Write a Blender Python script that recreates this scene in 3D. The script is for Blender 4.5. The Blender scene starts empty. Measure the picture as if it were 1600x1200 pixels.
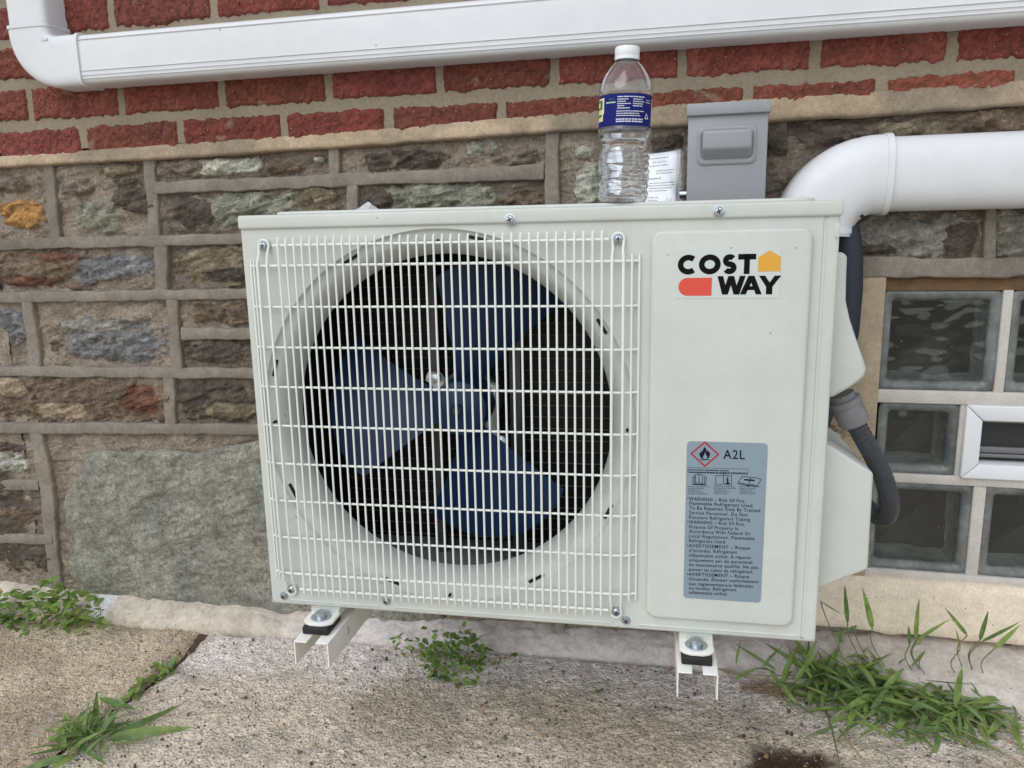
import bpy, bmesh, math, random
import numpy as np
from mathutils import Vector, Matrix
random.seed(7)
RNG = np.random.default_rng(11)
sc = bpy.context.scene
C = sc.collection

# ------------------------------------------------------------------ camera
F = 1200.0                      # focal length in photo pixels (1600 wide)
CAM = np.array([0.0, -1.38, 0.81])
def _n(v): return v / np.linalg.norm(v)
def _ray(px, py): return np.array([(px - 800) / F, (py - 600) / F, 1.0])
_D = _n(_ray(925, 6775))                                   # straight down
def _frame(vx, vy):
    X = -_n(_ray(vx, vy)); X = _n(X - (X @ _D) * _D); return X, np.cross(X, _D)
_XW, _YW = _frame(-4216, 485)                              # along the house wall, into the wall
_XA, _YA = _frame(-5685, 498)                              # along the front of the air conditioner
AC_ANG = math.atan2(_XA @ _YW, _XA @ _XW)
def wdir(px, py):
    r = _ray(px, py); return np.array([r @ _XW, r @ _YW, -(r @ _D)])
cam = bpy.data.cameras.new('camera'); cam.sensor_width = 36; cam.lens = F / 1600 * 36
cam.clip_start = 0.02; cam.clip_end = 3000
camo = bpy.data.objects.new('camera', cam); C.objects.link(camo)
def _cw(v): return Vector((v @ _XW, v @ _YW, -(v @ _D)))
_r, _u, _b = _cw(np.array([1., 0, 0])), -_cw(np.array([0, 1., 0])), -_cw(np.array([0, 0, 1.]))
camo.matrix_world = Matrix(((_r.x, _u.x, _b.x, CAM[0]), (_r.y, _u.y, _b.y, CAM[1]), (_r.z, _u.z, _b.z, CAM[2]), (0, 0, 0, 1)))
sc.camera = camo

# ------------------------------------------------------------------ sky and sun (bright overcast)
SUN_EL, SUN_AZ = math.radians(46), math.radians(200)       # sun high, behind and to the left of the camera
w = bpy.data.worlds.new('World'); sc.world = w; w.use_nodes = True
nt = w.node_tree; bg = nt.nodes['Background']
sky = nt.nodes.new('ShaderNodeTexSky'); sky.sky_type = 'NISHITA'; sky.sun_disc = False
sky.sun_elevation = SUN_EL; sky.sun_rotation = SUN_AZ; sky.dust_density = 0.6; sky.air_density = 1.2; sky.ozone_density = 3.0
hs = nt.nodes.new('ShaderNodeHueSaturation'); hs.inputs['Saturation'].default_value = 0.30
nt.links.new(sky.outputs[0], hs.inputs['Color']); nt.links.new(hs.outputs[0], bg.inputs[0])
bg.inputs[1].default_value = 0.15
sl = bpy.data.lights.new('sun', 'SUN'); sl.energy = 0.7; sl.angle = math.radians(50); sl.color = (1.0, 0.99, 0.975)
so = bpy.data.objects.new('sun', sl); C.objects.link(so)
sd = Vector((math.sin(SUN_AZ) * math.cos(SUN_EL), math.cos(SUN_AZ) * math.cos(SUN_EL), math.sin(SUN_EL)))
so.rotation_euler = (-sd).to_track_quat('-Z', 'Y').to_euler(); so.location = (0, -3, 5)
sc.view_settings.view_transform = 'Standard'; sc.view_settings.look = 'None'
sc.view_settings.gamma = 1; sc.view_settings.use_curve_mapping = False
sc.view_settings.exposure = 0.46

# ------------------------------------------------------------------ pixel -> place helpers
def W(px, py, y=0.0):                                      # on a plane parallel to the house wall
    d = wdir(px, py); t = (y - CAM[1]) / d[1]; return CAM + d * t
AC_O = np.array([-0.6024, -0.4378, 0.28])                  # front bottom left corner of the unit
_ca, _sa = math.cos(AC_ANG), math.sin(AC_ANG)
AU = np.array([_ca, _sa, 0]); AD = np.array([-_sa, _ca, 0])
def A(px, py, d=0.0):                                      # unit coordinates (across, depth, up) on a plane behind its front
    r = wdir(px, py); t = ((AC_O - CAM) @ AD + d) / (r @ AD); p = CAM + r * t - AC_O
    return np.array([p @ AU, d, p[2]])
def AW(u, d, v): return AC_O + AU * u + AD * d + np.array([0, 0, v])
GZ0, GS = 0.020, 0.040
def gz(x): return GZ0 + GS * x
def G(px, py, dz=0.0):                                     # on the pavement, which climbs a little to the right
    r = wdir(px, py); t = (GZ0 + dz + GS * CAM[0] - CAM[2]) / (r[2] - GS * r[0]); return CAM + r * t
def lin(r, g, b):
    f = lambda c: (c / 255 / 12.92) if c <= 10 else ((c / 255 + 0.055) / 1.055) ** 2.4
    return (f(r), f(g), f(b))

# ------------------------------------------------------------------ noise (numpy value noise)
def _hash(i, j, k, s):
    h = (i.astype(np.int64) * 374761393 + j.astype(np.int64) * 668265263 + k.astype(np.int64) * 1274126177 + s * 974711) & 0xffffffff
    h = ((h ^ (h >> 13)) * 1103515245) & 0xffffffff
    h = ((h ^ (h >> 16)) * 2246822519) & 0xffffffff
    return ((h ^ (h >> 15)) & 0xffffff) / 0xffffff
def vnoise(p, s=0):
    p = np.asarray(p, float); i = np.floor(p); f = p - i; f = f * f * (3 - 2 * f); i = i.astype(np.int64)
    r = 0
    for a in (0, 1):
        for b in (0, 1):
            for c in (0, 1):
                wgt = (f[:, 0] if a else 1 - f[:, 0]) * (f[:, 1] if b else 1 - f[:, 1]) * (f[:, 2] if c else 1 - f[:, 2])
                r = r + wgt * _hash(i[:, 0] + a, i[:, 1] + b, i[:, 2] + c, s)
    return r * 2 - 1
def fbm(p, oct=4, s=0, gain=0.5):
    p = np.asarray(p, float); r = 0; a = 1; t = 0
    for o in range(oct):
        r = r + a * vnoise(p, s + o * 17); t += a; a *= gain; p = p * 2.03 + 5.1
    return r / t
def smooth(a, b, x): t = np.clip((x - a) / (b - a), 0, 1); return t * t * (3 - 2 * t)
def p3(a, b, sa, sb=None, off=0.0):
    sb = sb or sa; return np.stack([np.asarray(a) * sa + off, np.asarray(b) * sb + off * 1.7, np.full(np.shape(a), off * 0.37)], 1)

# ------------------------------------------------------------------ object helpers
def empty(name, loc=(0, 0, 0), rz=0.0):
    o = bpy.data.objects.new(name, None); C.objects.link(o); o.location = [float(a) for a in loc]; o.rotation_euler = (0, 0, rz)
    o.empty_display_size = 0.05; return o
def tag(o, label=None, cat=None, group=None, kind=None):
    if label: o['label'] = label
    if cat: o['category'] = cat
    if group: o['group'] = group
    if kind: o['kind'] = kind
    return o
def link(name, me, mat=None, parent=None):
    o = bpy.data.objects.new(name, me); C.objects.link(o)
    if mat and not me.materials: me.materials.append(mat)
    if parent: o.parent = parent
    return o
def mesh(name, V, Fc, mat=None, parent=None, smooth_=False, col=None, auto=None):
    me = bpy.data.meshes.new(name); me.from_pydata([tuple(map(float, v)) for v in V], [], [tuple(f) for f in Fc]); me.update()
    if smooth_ or auto: me.polygons.foreach_set('use_smooth', [True] * len(me.polygons))
    if auto: me.set_sharp_from_angle(angle=math.radians(auto))
    if col is not None:
        a = me.color_attributes.new('Col', 'FLOAT_COLOR', 'POINT')
        cc = np.ones((len(V), 4), np.float32); cc[:, :3] = col; a.data.foreach_set('color', cc.ravel())
    return link(name, me, mat, parent)
def fix(o):
    bm = bmesh.new(); bm.from_mesh(o.data); bmesh.ops.recalc_face_normals(bm, faces=bm.faces); bm.to_mesh(o.data); bm.free(); return o
def bevel(o, wd, seg=2, ang=40):
    bm = bmesh.new(); bm.from_mesh(o.data); bmesh.ops.recalc_face_normals(bm, faces=bm.faces)
    es = [e for e in bm.edges if len(e.link_faces) == 2 and e.calc_face_angle(0) > math.radians(ang)]
    bmesh.ops.bevel(bm, geom=es, offset=wd, segments=seg, affect='EDGES', profile=0.5, clamp_overlap=True)
    bm.to_mesh(o.data); bm.free()
    o.data.polygons.foreach_set('use_smooth', [True] * len(o.data.polygons)); o.data.set_sharp_from_angle(angle=math.radians(50)); return o
class MB:
    def __init__(s): s.v = []; s.f = []
    def add(s, V, Fc):
        b = len(s.v); s.v += [tuple(map(float, p)) for p in V]; s.f += [tuple(b + i for i in f) for f in Fc]; return s
    def box(s, x0, x1, y0, y1, z0, z1):
        V = [(x, y, z) for z in (z0, z1) for y in (y0, y1) for x in (x0, x1)]
        return s.add(V, [(0, 2, 3, 1), (4, 5, 7, 6), (0, 1, 5, 4), (2, 6, 7, 3), (0, 4, 6, 2), (1, 3, 7, 5)])
    def prism(s, poly, axis, a, b):                        # poly in the two other axes, in x,y,z order
        n = len(poly); V = []
        for t in (a, b):
            for p in poly:
                q = list(p); q.insert(axis, t); V.append(q)
        return s.add(V, [tuple(range(n)), tuple(range(2 * n - 1, n - 1, -1))] + [(i, n + i, n + (i + 1) % n, (i + 1) % n) for i in range(n)])
    def tube(s, pts, r, seg=10, cap=True):
        pts = [np.array(p, float) for p in pts]; n = len(pts); rr = r if hasattr(r, '__len__') else [r] * n
        T = [_n(pts[min(i + 1, n - 1)] - pts[max(i - 1, 0)]) for i in range(n)]
        up = np.array([0, 0, 1.]) if abs(T[0][2]) < 0.9 else np.array([1., 0, 0])
        N = _n(np.cross(T[0], up)); V = []
        for i in range(n):
            N = _n(N - (N @ T[i]) * T[i]); B = np.cross(T[i], N)
            for k in range(seg):
                a = 2 * math.pi * k / seg; V.append(pts[i] + (N * math.cos(a) + B * math.sin(a)) * rr[i])
        Fc = [(i * seg + k, i * seg + (k + 1) % seg, (i + 1) * seg + (k + 1) % seg, (i + 1) * seg + k) for i in range(n - 1) for k in range(seg)]
        if cap: Fc += [tuple(range(seg))[::-1], tuple((n - 1) * seg + k for k in range(seg))]
        return s.add(V, Fc)
    def lathe(s, prof, seg=32, axis=2, c=(0, 0, 0)):       # prof (radius, height) along an axis
        n = len(prof); V = []
        for r, h in prof:
            for k in range(seg):
                a = 2 * math.pi * k / seg; q = [r * math.cos(a), r * math.sin(a)]; q.insert(axis, h); V.append([q[0] + c[0], q[1] + c[1], q[2] + c[2]])
        Fc = [(i * seg + k, i * seg + (k + 1) % seg, (i + 1) * seg + (k + 1) % seg, (i + 1) * seg + k) for i in range(n - 1) for k in range(seg)]
        if prof[0][0] > 1e-6: Fc.append(tuple(range(seg))[::-1])
        if prof[-1][0] > 1e-6: Fc.append(tuple((n - 1) * seg + k for k in range(seg)))
        return s.add(V, Fc)
    def build(s, name, mat=None, parent=None, auto=40, bev=None, seg=2):
        o = mesh(name, s.v, s.f, mat, parent); fix(o)
        if bev: bevel(o, bev, seg)
        elif auto:
            o.data.polygons.foreach_set('use_smooth', [True] * len(o.data.polygons)); o.data.set_sharp_from_angle(angle=math.radians(auto))
        return o
def box(name, x0, x1, y0, y1, z0, z1, mat, parent=None, bev=None, seg=2):
    return MB().box(x0, x1, y0, y1, z0, z1).build(name, mat, parent, auto=None, bev=bev, seg=seg)
def rrect(x0, x1, z0, z1, r, n=6):
    P = []
    for cx, cz, a0 in ((x1 - r, z0 + r, -90), (x1 - r, z1 - r, 0), (x0 + r, z1 - r, 90), (x0 + r, z0 + r, 180)):
        for k in range(n + 1):
            a = math.radians(a0 + 90 * k / n); P.append((cx + r * math.cos(a), cz + r * math.sin(a)))
    return P
def grid_faces(nx, nz):
    i, j = np.meshgrid(np.arange(nx - 1), np.arange(nz - 1)); a = (j * nx + i).ravel()
    return np.stack([a, a + 1, a + nx + 1, a + nx], 1).tolist()

# ------------------------------------------------------------------ materials
def mat(name, col, rough=0.5, metal=0.0, spec=0.5, var=None, bump=None, trans=0.0, ior=1.45, attr=False, fine=None, specks=None, coat=0.0, coords='pos', rvar=None):
    m = bpy.data.materials.new(name); m.use_nodes = True; t = m.node_tree; b = t.nodes['Principled BSDF']
    N = lambda k: t.nodes.new(k); Lk = t.links.new
    b.inputs['Roughness'].default_value = rough; b.inputs['Metallic'].default_value = metal
    b.inputs['Specular IOR Level'].default_value = spec; b.inputs['Transmission Weight'].default_value = trans; b.inputs['IOR'].default_value = ior
    b.inputs['Coat Weight'].default_value = coat
    if coords == 'pos': src = N('ShaderNodeNewGeometry').outputs['Position']
    else: src = N('ShaderNodeTexCoord').outputs['Object']
    if attr:
        an = N('ShaderNodeAttribute'); an.attribute_name = 'Col'; out = an.outputs['Color']
    else:
        rg = N('ShaderNodeRGB'); rg.outputs[0].default_value = (*col, 1); out = rg.outputs[0]
    def noise(scale, detail=4, dist=0.0, rgh=0.6):
        n = N('ShaderNodeTexNoise'); n.inputs['Scale'].default_value = scale; n.inputs['Detail'].default_value = detail
        n.inputs['Distortion'].default_value = dist; n.inputs['Roughness'].default_value = rgh; Lk(src, n.inputs['Vector']); return n.outputs['Fac']
    def mulramp(out, fac, lo, hi, p0=0.3, p1=0.7):
        r = N('ShaderNodeMapRange'); r.inputs[1].default_value = p0; r.inputs[2].default_value = p1; r.inputs[3].default_value = lo; r.inputs[4].default_value = hi
        Lk(fac, r.inputs[0]); x = N('ShaderNodeVectorMath'); x.operation = 'SCALE'; Lk(out, x.inputs[0]); Lk(r.outputs[0], x.inputs['Scale']); return x.outputs[0]
    if var:
        for (s, lo, hi) in var: out = mulramp(out, noise(s), lo, hi)
    if specks:                                             # small grains of another colour: (scale, size, colour, share)
        for (s, size, c2, share) in specks:
            v = N('ShaderNodeTexVoronoi'); v.inputs['Scale'].default_value = s; Lk(src, v.inputs['Vector'])
            wn = N('ShaderNodeTexNoise'); wn.inputs['Scale'].default_value = s * 1.7; Lk(src, wn.inputs['Vector'])
            ad = N('ShaderNodeMath'); ad.operation = 'MULTIPLY_ADD'; ad.inputs[1].default_value = 0.5; ad.inputs[2].default_value = -0.25; Lk(wn.outputs['Fac'], ad.inputs[0])
            a2 = N('ShaderNodeMath'); a2.operation = 'ADD'; Lk(v.outputs['Distance'], a2.inputs[0]); Lk(ad.outputs[0], a2.inputs[1])
            m1 = N('ShaderNodeMapRange'); m1.inputs[1].default_value = size; m1.inputs[2].default_value = size * 0.6; Lk(a2.outputs[0], m1.inputs[0])
            sp = N('ShaderNodeSeparateColor'); Lk(v.outputs['Color'], sp.inputs[0])
            lt = N('ShaderNodeMath'); lt.operation = 'LESS_THAN'; lt.inputs[1].default_value = share; Lk(sp.outputs[0], lt.inputs[0])
            mm = N('ShaderNodeMath'); mm.operation = 'MULTIPLY'; Lk(m1.outputs[0], mm.inputs[0]); Lk(lt.outputs[0], mm.inputs[1])
            mx = N('ShaderNodeMix'); mx.data_type = 'RGBA'; Lk(mm.outputs[0], mx.inputs[0]); Lk(out, mx.inputs[6]); mx.inputs[7].default_value = (*c2, 1); out = mx.outputs[2]
    Lk(out, b.inputs['Base Color'])
    if rvar: 
        r = N('ShaderNodeMapRange'); r.inputs[3].default_value = rvar[1]; r.inputs[4].default_value = rvar[2]; r.inputs[1].default_value = 0.35; r.inputs[2].default_value = 0.65
        Lk(noise(rvar[0]), r.inputs[0]); Lk(r.outputs[0], b.inputs['Roughness'])
    if bump:
        prev = None
        for bb in bump:
            kind, s, st, dist = bb[:4]
            if kind == 'noise': h = noise(s, 5)
            elif kind == 'vor':
                v = N('ShaderNodeTexVoronoi'); v.inputs['Scale'].default_value = s; Lk(src, v.inputs['Vector']); h = v.outputs['Distance']
            elif kind == 'squig':
                n = N('ShaderNodeTexNoise'); n.noise_type = 'RIDGED_MULTIFRACTAL'; n.inputs['Scale'].default_value = s; n.inputs['Detail'].default_value = 1.0
                n.inputs['Distortion'].default_value = 1.1; Lk(src, n.inputs['Vector']); h = n.outputs['Fac']
            bn = N('ShaderNodeBump'); bn.inputs['Strength'].default_value = st; bn.inputs['Distance'].default_value = dist; Lk(h, bn.inputs['Height'])
            if prev: Lk(prev, bn.inputs['Normal'])
            prev = bn.outputs['Normal']
        Lk(prev, b.inputs['Normal'])
    return m
M = {}
M['ac'] = mat('ac_paint', (0.572, 0.595, 0.548), 0.36, var=[(3.5, 0.95, 1.03), (14, 0.965, 1.02), (90, 0.98, 1.015)], rvar=(11, 0.30, 0.46), specks=[(75, 0.10, (0.36, 0.36, 0.32), 0.05)], bump=[('noise', 900, 0.05, 0.0004)], coords='obj')
M['wire'] = mat('grille_coating', (0.74, 0.77, 0.72), 0.3, coords='obj')
M['bracket'] = mat('bracket_paint', (0.80, 0.79, 0.73), 0.4, var=[(40, 0.94, 1.03)], coords='obj')
M['black'] = mat('black_rubber', (0.012, 0.012, 0.013), 0.55)
M['slot'] = mat('slot_dark', (0.008, 0.008, 0.008), 0.8)
M['zinc'] = mat('zinc', (0.55, 0.60, 0.64), 0.28, 1.0, var=[(300, 0.7, 1.05)], coords='obj')
M['fan'] = mat('fan_blue', (0.006, 0.024, 0.076), 0.38, spec=0.4, var=[(14, 0.85, 1.1)], coords='obj')
M['motor'] = mat('motor_grey', (0.075, 0.078, 0.075), 0.45, 0.2, coords='obj')
M['clip'] = mat('motor_clip_glare', (0.55, 0.56, 0.55), 0.45, coords='obj')
M['coil'] = mat('coil_fins', (0.005, 0.0047, 0.004), 0.6, var=[(30, 0.6, 1.3)], coords='obj')
M['tube'] = mat('coil_tube', (0.10, 0.085, 0.06), 0.5, 0.2, coords='obj')
M['pan'] = mat('base_pan', (0.20, 0.21, 0.20), 0.5, coords='obj')
M['pvc'] = mat('white_pvc', (0.70, 0.712, 0.725), 0.33, var=[(6, 0.94, 1.02), (45, 0.965, 1.01)], specks=[(60, 0.10, (0.35, 0.34, 0.31), 0.06)], rvar=(25, 0.28, 0.42))
M['pvcs'] = mat('pvc_seam', (0.60, 0.61, 0.63), 0.4)
M['steel'] = mat('grey_enamel', (0.29, 0.30, 0.312), 0.38, var=[(20, 0.96, 1.03)])
M['hose'] = mat('grey_conduit', (0.042, 0.047, 0.054), 0.36, var=[(80, 0.85, 1.15)])
M['fitting'] = mat('conduit_fitting', (0.20, 0.195, 0.20), 0.5, var=[(60, 0.9, 1.1)])
M['insul'] = mat('line_insulation', (0.022, 0.027, 0.038), 0.6)
M['brick'] = mat('red_brick', (0.16, 0.036, 0.027), 0.82, attr=True, var=[(12, 0.8, 1.15), (180, 0.78, 1.2)], bump=[('squig', 120, 1.0, 0.0042), ('noise', 420, 0.4, 0.001)], specks=[(260, 0.28, (0.42, 0.36, 0.29), 0.035)])
M['mortar'] = mat('brick_mortar', lin(142, 131, 112), 0.9, var=[(10, 0.85, 1.1), (140, 0.85, 1.12)], bump=[('noise', 260, 0.45, 0.0015)], specks=[(300, 0.3, (0.12, 0.1, 0.08), 0.06)])
M['stone'] = mat('rubble_stone', (1, 1, 1), 0.8, attr=True, var=[(48, 0.72, 1.26), (170, 0.7, 1.32), (480, 0.72, 1.3)], bump=[('noise', 90, 0.7, 0.007), ('noise', 260, 0.8, 0.004), ('noise', 800, 0.6, 0.0016)], specks=[(300, 0.26, (0.42, 0.39, 0.35), 0.05), (240, 0.26, (0.03, 0.027, 0.024), 0.09)])
M['granite'] = mat('grey_schist', (1, 1, 1), 0.72, attr=True, var=[(40, 0.78, 1.2), (120, 0.62, 1.38), (400, 0.62, 1.45)], bump=[('noise', 75, 0.7, 0.008), ('noise', 240, 0.75, 0.004), ('noise', 700, 0.6, 0.0015)], specks=[(330, 0.3, (0.40, 0.40, 0.34), 0.10), (260, 0.28, (0.05, 0.05, 0.05), 0.10)])
M['ribbon'] = mat('raised_joint', (1, 1, 1), 0.88, attr=True, var=[(22, 0.8, 1.13), (110, 0.84, 1.14), (420, 0.8, 1.2)], bump=[('noise', 130, 0.4, 0.003), ('noise', 480, 0.55, 0.0014)], specks=[(280, 0.24, (0.08, 0.07, 0.06), 0.05)])
M['conc'] = mat('pavement_concrete', (1, 1, 1), 0.86, attr=True, var=[(9, 0.96, 1.16), (75, 0.86, 1.26), (230, 0.82, 1.3), (520, 0.82, 1.24)], bump=[('noise', 140, 0.9, 0.008), ('vor', 190, 0.8, 0.004), ('noise', 420, 0.7, 0.002)],
                specks=[(150, 0.34, (0.13, 0.115, 0.10), 0.12), (110, 0.42, (0.33, 0.24, 0.15), 0.09), (85, 0.38, (0.14, 0.13, 0.12), 0.04), (130, 0.42, (0.5, 0.47, 0.44), 0.18), (310, 0.40, (0.15, 0.13, 0.115), 0.14)])
M['foot'] = mat('footing_render', (1, 1, 1), 0.88, attr=True, var=[(14, 0.86, 1.1), (90, 0.84, 1.14), (400, 0.85, 1.15)], bump=[('noise', 120, 0.5, 0.003), ('noise', 500, 0.4, 0.001)], specks=[(190, 0.25, (0.10, 0.08, 0.07), 0.07)])
M['sill'] = mat('sill_concrete', lin(222, 208, 186), 0.85, var=[(7, 0.9, 1.1), (60, 0.9, 1.1), (300, 0.85, 1.15)], bump=[('noise', 350, 0.4, 0.001)], specks=[(160, 0.2, (0.12, 0.09, 0.06), 0.06)])
M['jamb'] = mat('jamb_mortar', lin(170, 155, 131), 0.88, var=[(25, 0.82, 1.12), (260, 0.86, 1.12)], bump=[('noise', 240, 0.5, 0.0018)])
M['grout'] = mat('window_grout', lin(196, 192, 184), 0.8, var=[(30, 0.9, 1.06), (260, 0.9, 1.08)], bump=[('noise', 300, 0.3, 0.001)])
M['rim'] = mat('glass_block_edge', (0.165, 0.178, 0.17), 0.12, var=[(18, 0.5, 1.3), (70, 0.8, 1.2)], bump=[('noise', 30, 0.3, 0.004)])  # light passing through the block edges is put into this paler colour
M['pane'] = mat('glass_pane', (0.90, 0.96, 0.94), 0.02, trans=1.0, ior=1.48)
M['inner'] = mat('glass_block_inside', (0.013, 0.0135, 0.012), 0.6, var=[(7, 0.7, 1.3), (60, 0.85, 1.15)], specks=[(210, 0.16, (0.45, 0.45, 0.42), 0.05)])  # near-black back face stands in for the unlit room behind
M['vinyl'] = mat('white_vinyl', (0.72, 0.74, 0.76), 0.35)
M['vdark'] = mat('vent_dark', (0.03, 0.029, 0.028), 0.5)
M['vgrey'] = mat('vent_louver', (0.16, 0.16, 0.165), 0.4)
M['plastic'] = mat('clear_plastic', (0.985, 0.99, 0.995), 0.03, trans=0.975, ior=1.5)
M['cap'] = mat('white_cap', (0.82, 0.83, 0.85), 0.35)
M['label'] = mat('label_navy', lin(18, 26, 104), 0.5, spec=0.2)
M['lwhite'] = mat('print_white', (0.72, 0.74, 0.78), 0.4)
M['lgreen'] = mat('print_green', lin(40, 110, 60), 0.4)
M['lyellow'] = mat('print_cream', lin(222, 214, 170), 0.4)
M['paper'] = mat('paper', (0.62, 0.67, 0.74), 0.5)
M['ink'] = mat('print_ink', (0.012, 0.013, 0.018), 0.6, spec=0.1)
M['inkb'] = mat('pen_blue', (0.05, 0.12, 0.5), 0.5)
M['stick'] = mat('sticker_silver_blue', lin(138, 156, 168), 0.42, 0.25, coords='obj')
M['lblack'] = mat('logo_black', (0.006, 0.006, 0.006), 0.6, spec=0.1)
M['lorange'] = mat('logo_orange', lin(218, 160, 55), 0.45)
M['lred'] = mat('logo_red', lin(214, 78, 60), 0.45)
M['patch'] = mat('logo_patch', (0.575, 0.62, 0.585), 0.25)
M['dred'] = mat('diamond_red', lin(165, 28, 45), 0.45)
def leafmat(name, c, tr=0.25):
    m = mat(name, c, 0.5, var=[(60, 0.7, 1.35), (18, 0.8, 1.2)]); t = m.node_tree; b = t.nodes['Principled BSDF']
    tl = t.nodes.new('ShaderNodeBsdfTranslucent'); mx = t.nodes.new('ShaderNodeMixShader'); mx.inputs[0].default_value = tr
    src = b.inputs['Base Color'].links[0].from_socket; t.links.new(src, tl.inputs[0])
    t.links.new(b.outputs[0], mx.inputs[1]); t.links.new(tl.outputs[0], mx.inputs[2]); t.links.new(mx.outputs[0], t.nodes['Material Output'].inputs[0]); return m
M['leafA'] = leafmat('grass_blade_green', (0.245, 0.345, 0.095), 0.34)
M['leafB'] = leafmat('grass_blade_deep', (0.17, 0.265, 0.085), 0.34)
M['leafC'] = leafmat('clover_green', (0.20, 0.31, 0.07), 0.32)
M['leafD'] = leafmat('leaf_yellowed', (0.24, 0.24, 0.06))
M['stem'] = mat('weed_stem', (0.15, 0.17, 0.07), 0.6)
M['straw'] = mat('dry_straw', (0.33, 0.27, 0.18), 0.7, var=[(50, 0.7, 1.2)])

# ------------------------------------------------------------------ text
def text_mesh(s):
    cu = bpy.data.curves.new('t', 'FONT'); cu.body = s; cu.size = 1.0; cu.resolution_u = 2; cu.fill_mode = 'FRONT'; cu.offset = 0.010; cu.space_character = 1.12
    o = bpy.data.objects.new('t', cu); C.objects.link(o); dg = bpy.context.evaluated_depsgraph_get()
    me = bpy.data.meshes.new_from_object(o.evaluated_get(dg)); bpy.data.objects.remove(o); bpy.data.curves.remove(cu)
    n = len(me.vertices); co = np.zeros(n * 3); me.vertices.foreach_get('co', co); co = co.reshape(-1, 3)
    fs = [tuple(p.vertices) for p in me.polygons]; bpy.data.meshes.remove(me); return co, fs
def print_blocks(lens):
    """print too fine to read in the photograph: a row of word-long strokes"""
    V = []; Fc = []; x = 0.0
    for n in lens:
        for k in range(n):
            b = len(V); h = 0.52 + 0.16 * ((k * 7 + n * 3) % 3 == 0); V += [(x, 0, 0), (x + 0.42, 0, 0), (x + 0.42, h, 0), (x, h, 0)]; Fc.append((b, b + 1, b + 2, b + 3)); x += 0.52
        x += 0.3
    return np.array(V), Fc
def text_on(name, s, p_left, p_right, cap_h, place, m, parent):
    """lettering from p_left to p_right (2D on a surface), cap height in metres; place(a,b) -> 3D"""
    co, fs = text_mesh(s) if isinstance(s, str) else print_blocks(s); x0, x1 = co[:, 0].min(), co[:, 0].max()
    p0, p1 = np.array(p_left), np.array(p_right); ex = (p1 - p0) / (x1 - x0); ey = np.array([-(p1 - p0)[1], (p1 - p0)[0]]); ey = ey / np.linalg.norm(ey) * cap_h / 0.70
    V = [place(*(p0 + ex * (c[0] - x0) + ey * c[1])) for c in co]
    return mesh(name, V, fs, m, parent)
def ribbon_poly(pts, wd, closed=False):
    P = [np.array(p, float) for p in pts]; n = len(P); V = []
    for i in range(n):
        a = P[i - 1] if (i > 0 or closed) else None; c = P[(i + 1) % n] if (i < n - 1 or closed) else None
        d1 = _n(P[i] - a) if a is not None else None; d2 = _n(c - P[i]) if c is not None else None
        d1 = d2 if d1 is None else d1; d2 = d1 if d2 is None else d2
        n1 = np.array([-d1[1], d1[0]]); n2 = np.array([-d2[1], d2[0]]); m = _n(n1 + n2); k = wd / 2 / max(0.8, m @ n1)
        V += [P[i] + m * k, P[i] - m * k]
    Fc = [(2 * i, 2 * i + 1, 2 * ((i + 1) % n) + 1, 2 * ((i + 1) % n)) for i in range(n if closed else n - 1)]
    return V, Fc
def arc(cx, cz, rx, rz, a0, a1, n=20):
    return [(cx + rx * math.cos(math.radians(a0 + (a1 - a0) * k / n)), cz + rz * math.sin(math.radians(a0 + (a1 - a0) * k / n))) for k in range(n + 1)]

# ================================================================== GROUND
ZC = CAM[2]
gnd = mesh('ground', [(-60, -60, gz(-60) - 0.04), (60, -60, gz(60) - 0.04), (60, 0.3, gz(60) - 0.04), (-60, 0.3, gz(-60) - 0.04)], [(0, 1, 2, 3)], None)
gm = mat('far_paving', lin(150, 138, 124), 0.9, var=[(0.7, 0.85, 1.1), (25, 0.85, 1.15), (160, 0.8, 1.2)]); gnd.data.materials.append(gm); tag(gnd, kind='structure')
CRACK = [G(*p)[:2] for p in ((318, 986), (300, 1008), (272, 1035), (235, 1065), (205, 1085), (150, 1125), (60, 1200))]
CRACK += [CRACK[-1] + (CRACK[-1] - CRACK[-2]) * 6]
CRACK = np.array([(CRACK[0] - (CRACK[1] - CRACK[0]) * 1.0)] + CRACK)
def crack_x(y): return np.interp(-y, -CRACK[:, 1], CRACK[:, 0])
HOLE = G(1240, 1196)
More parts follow.
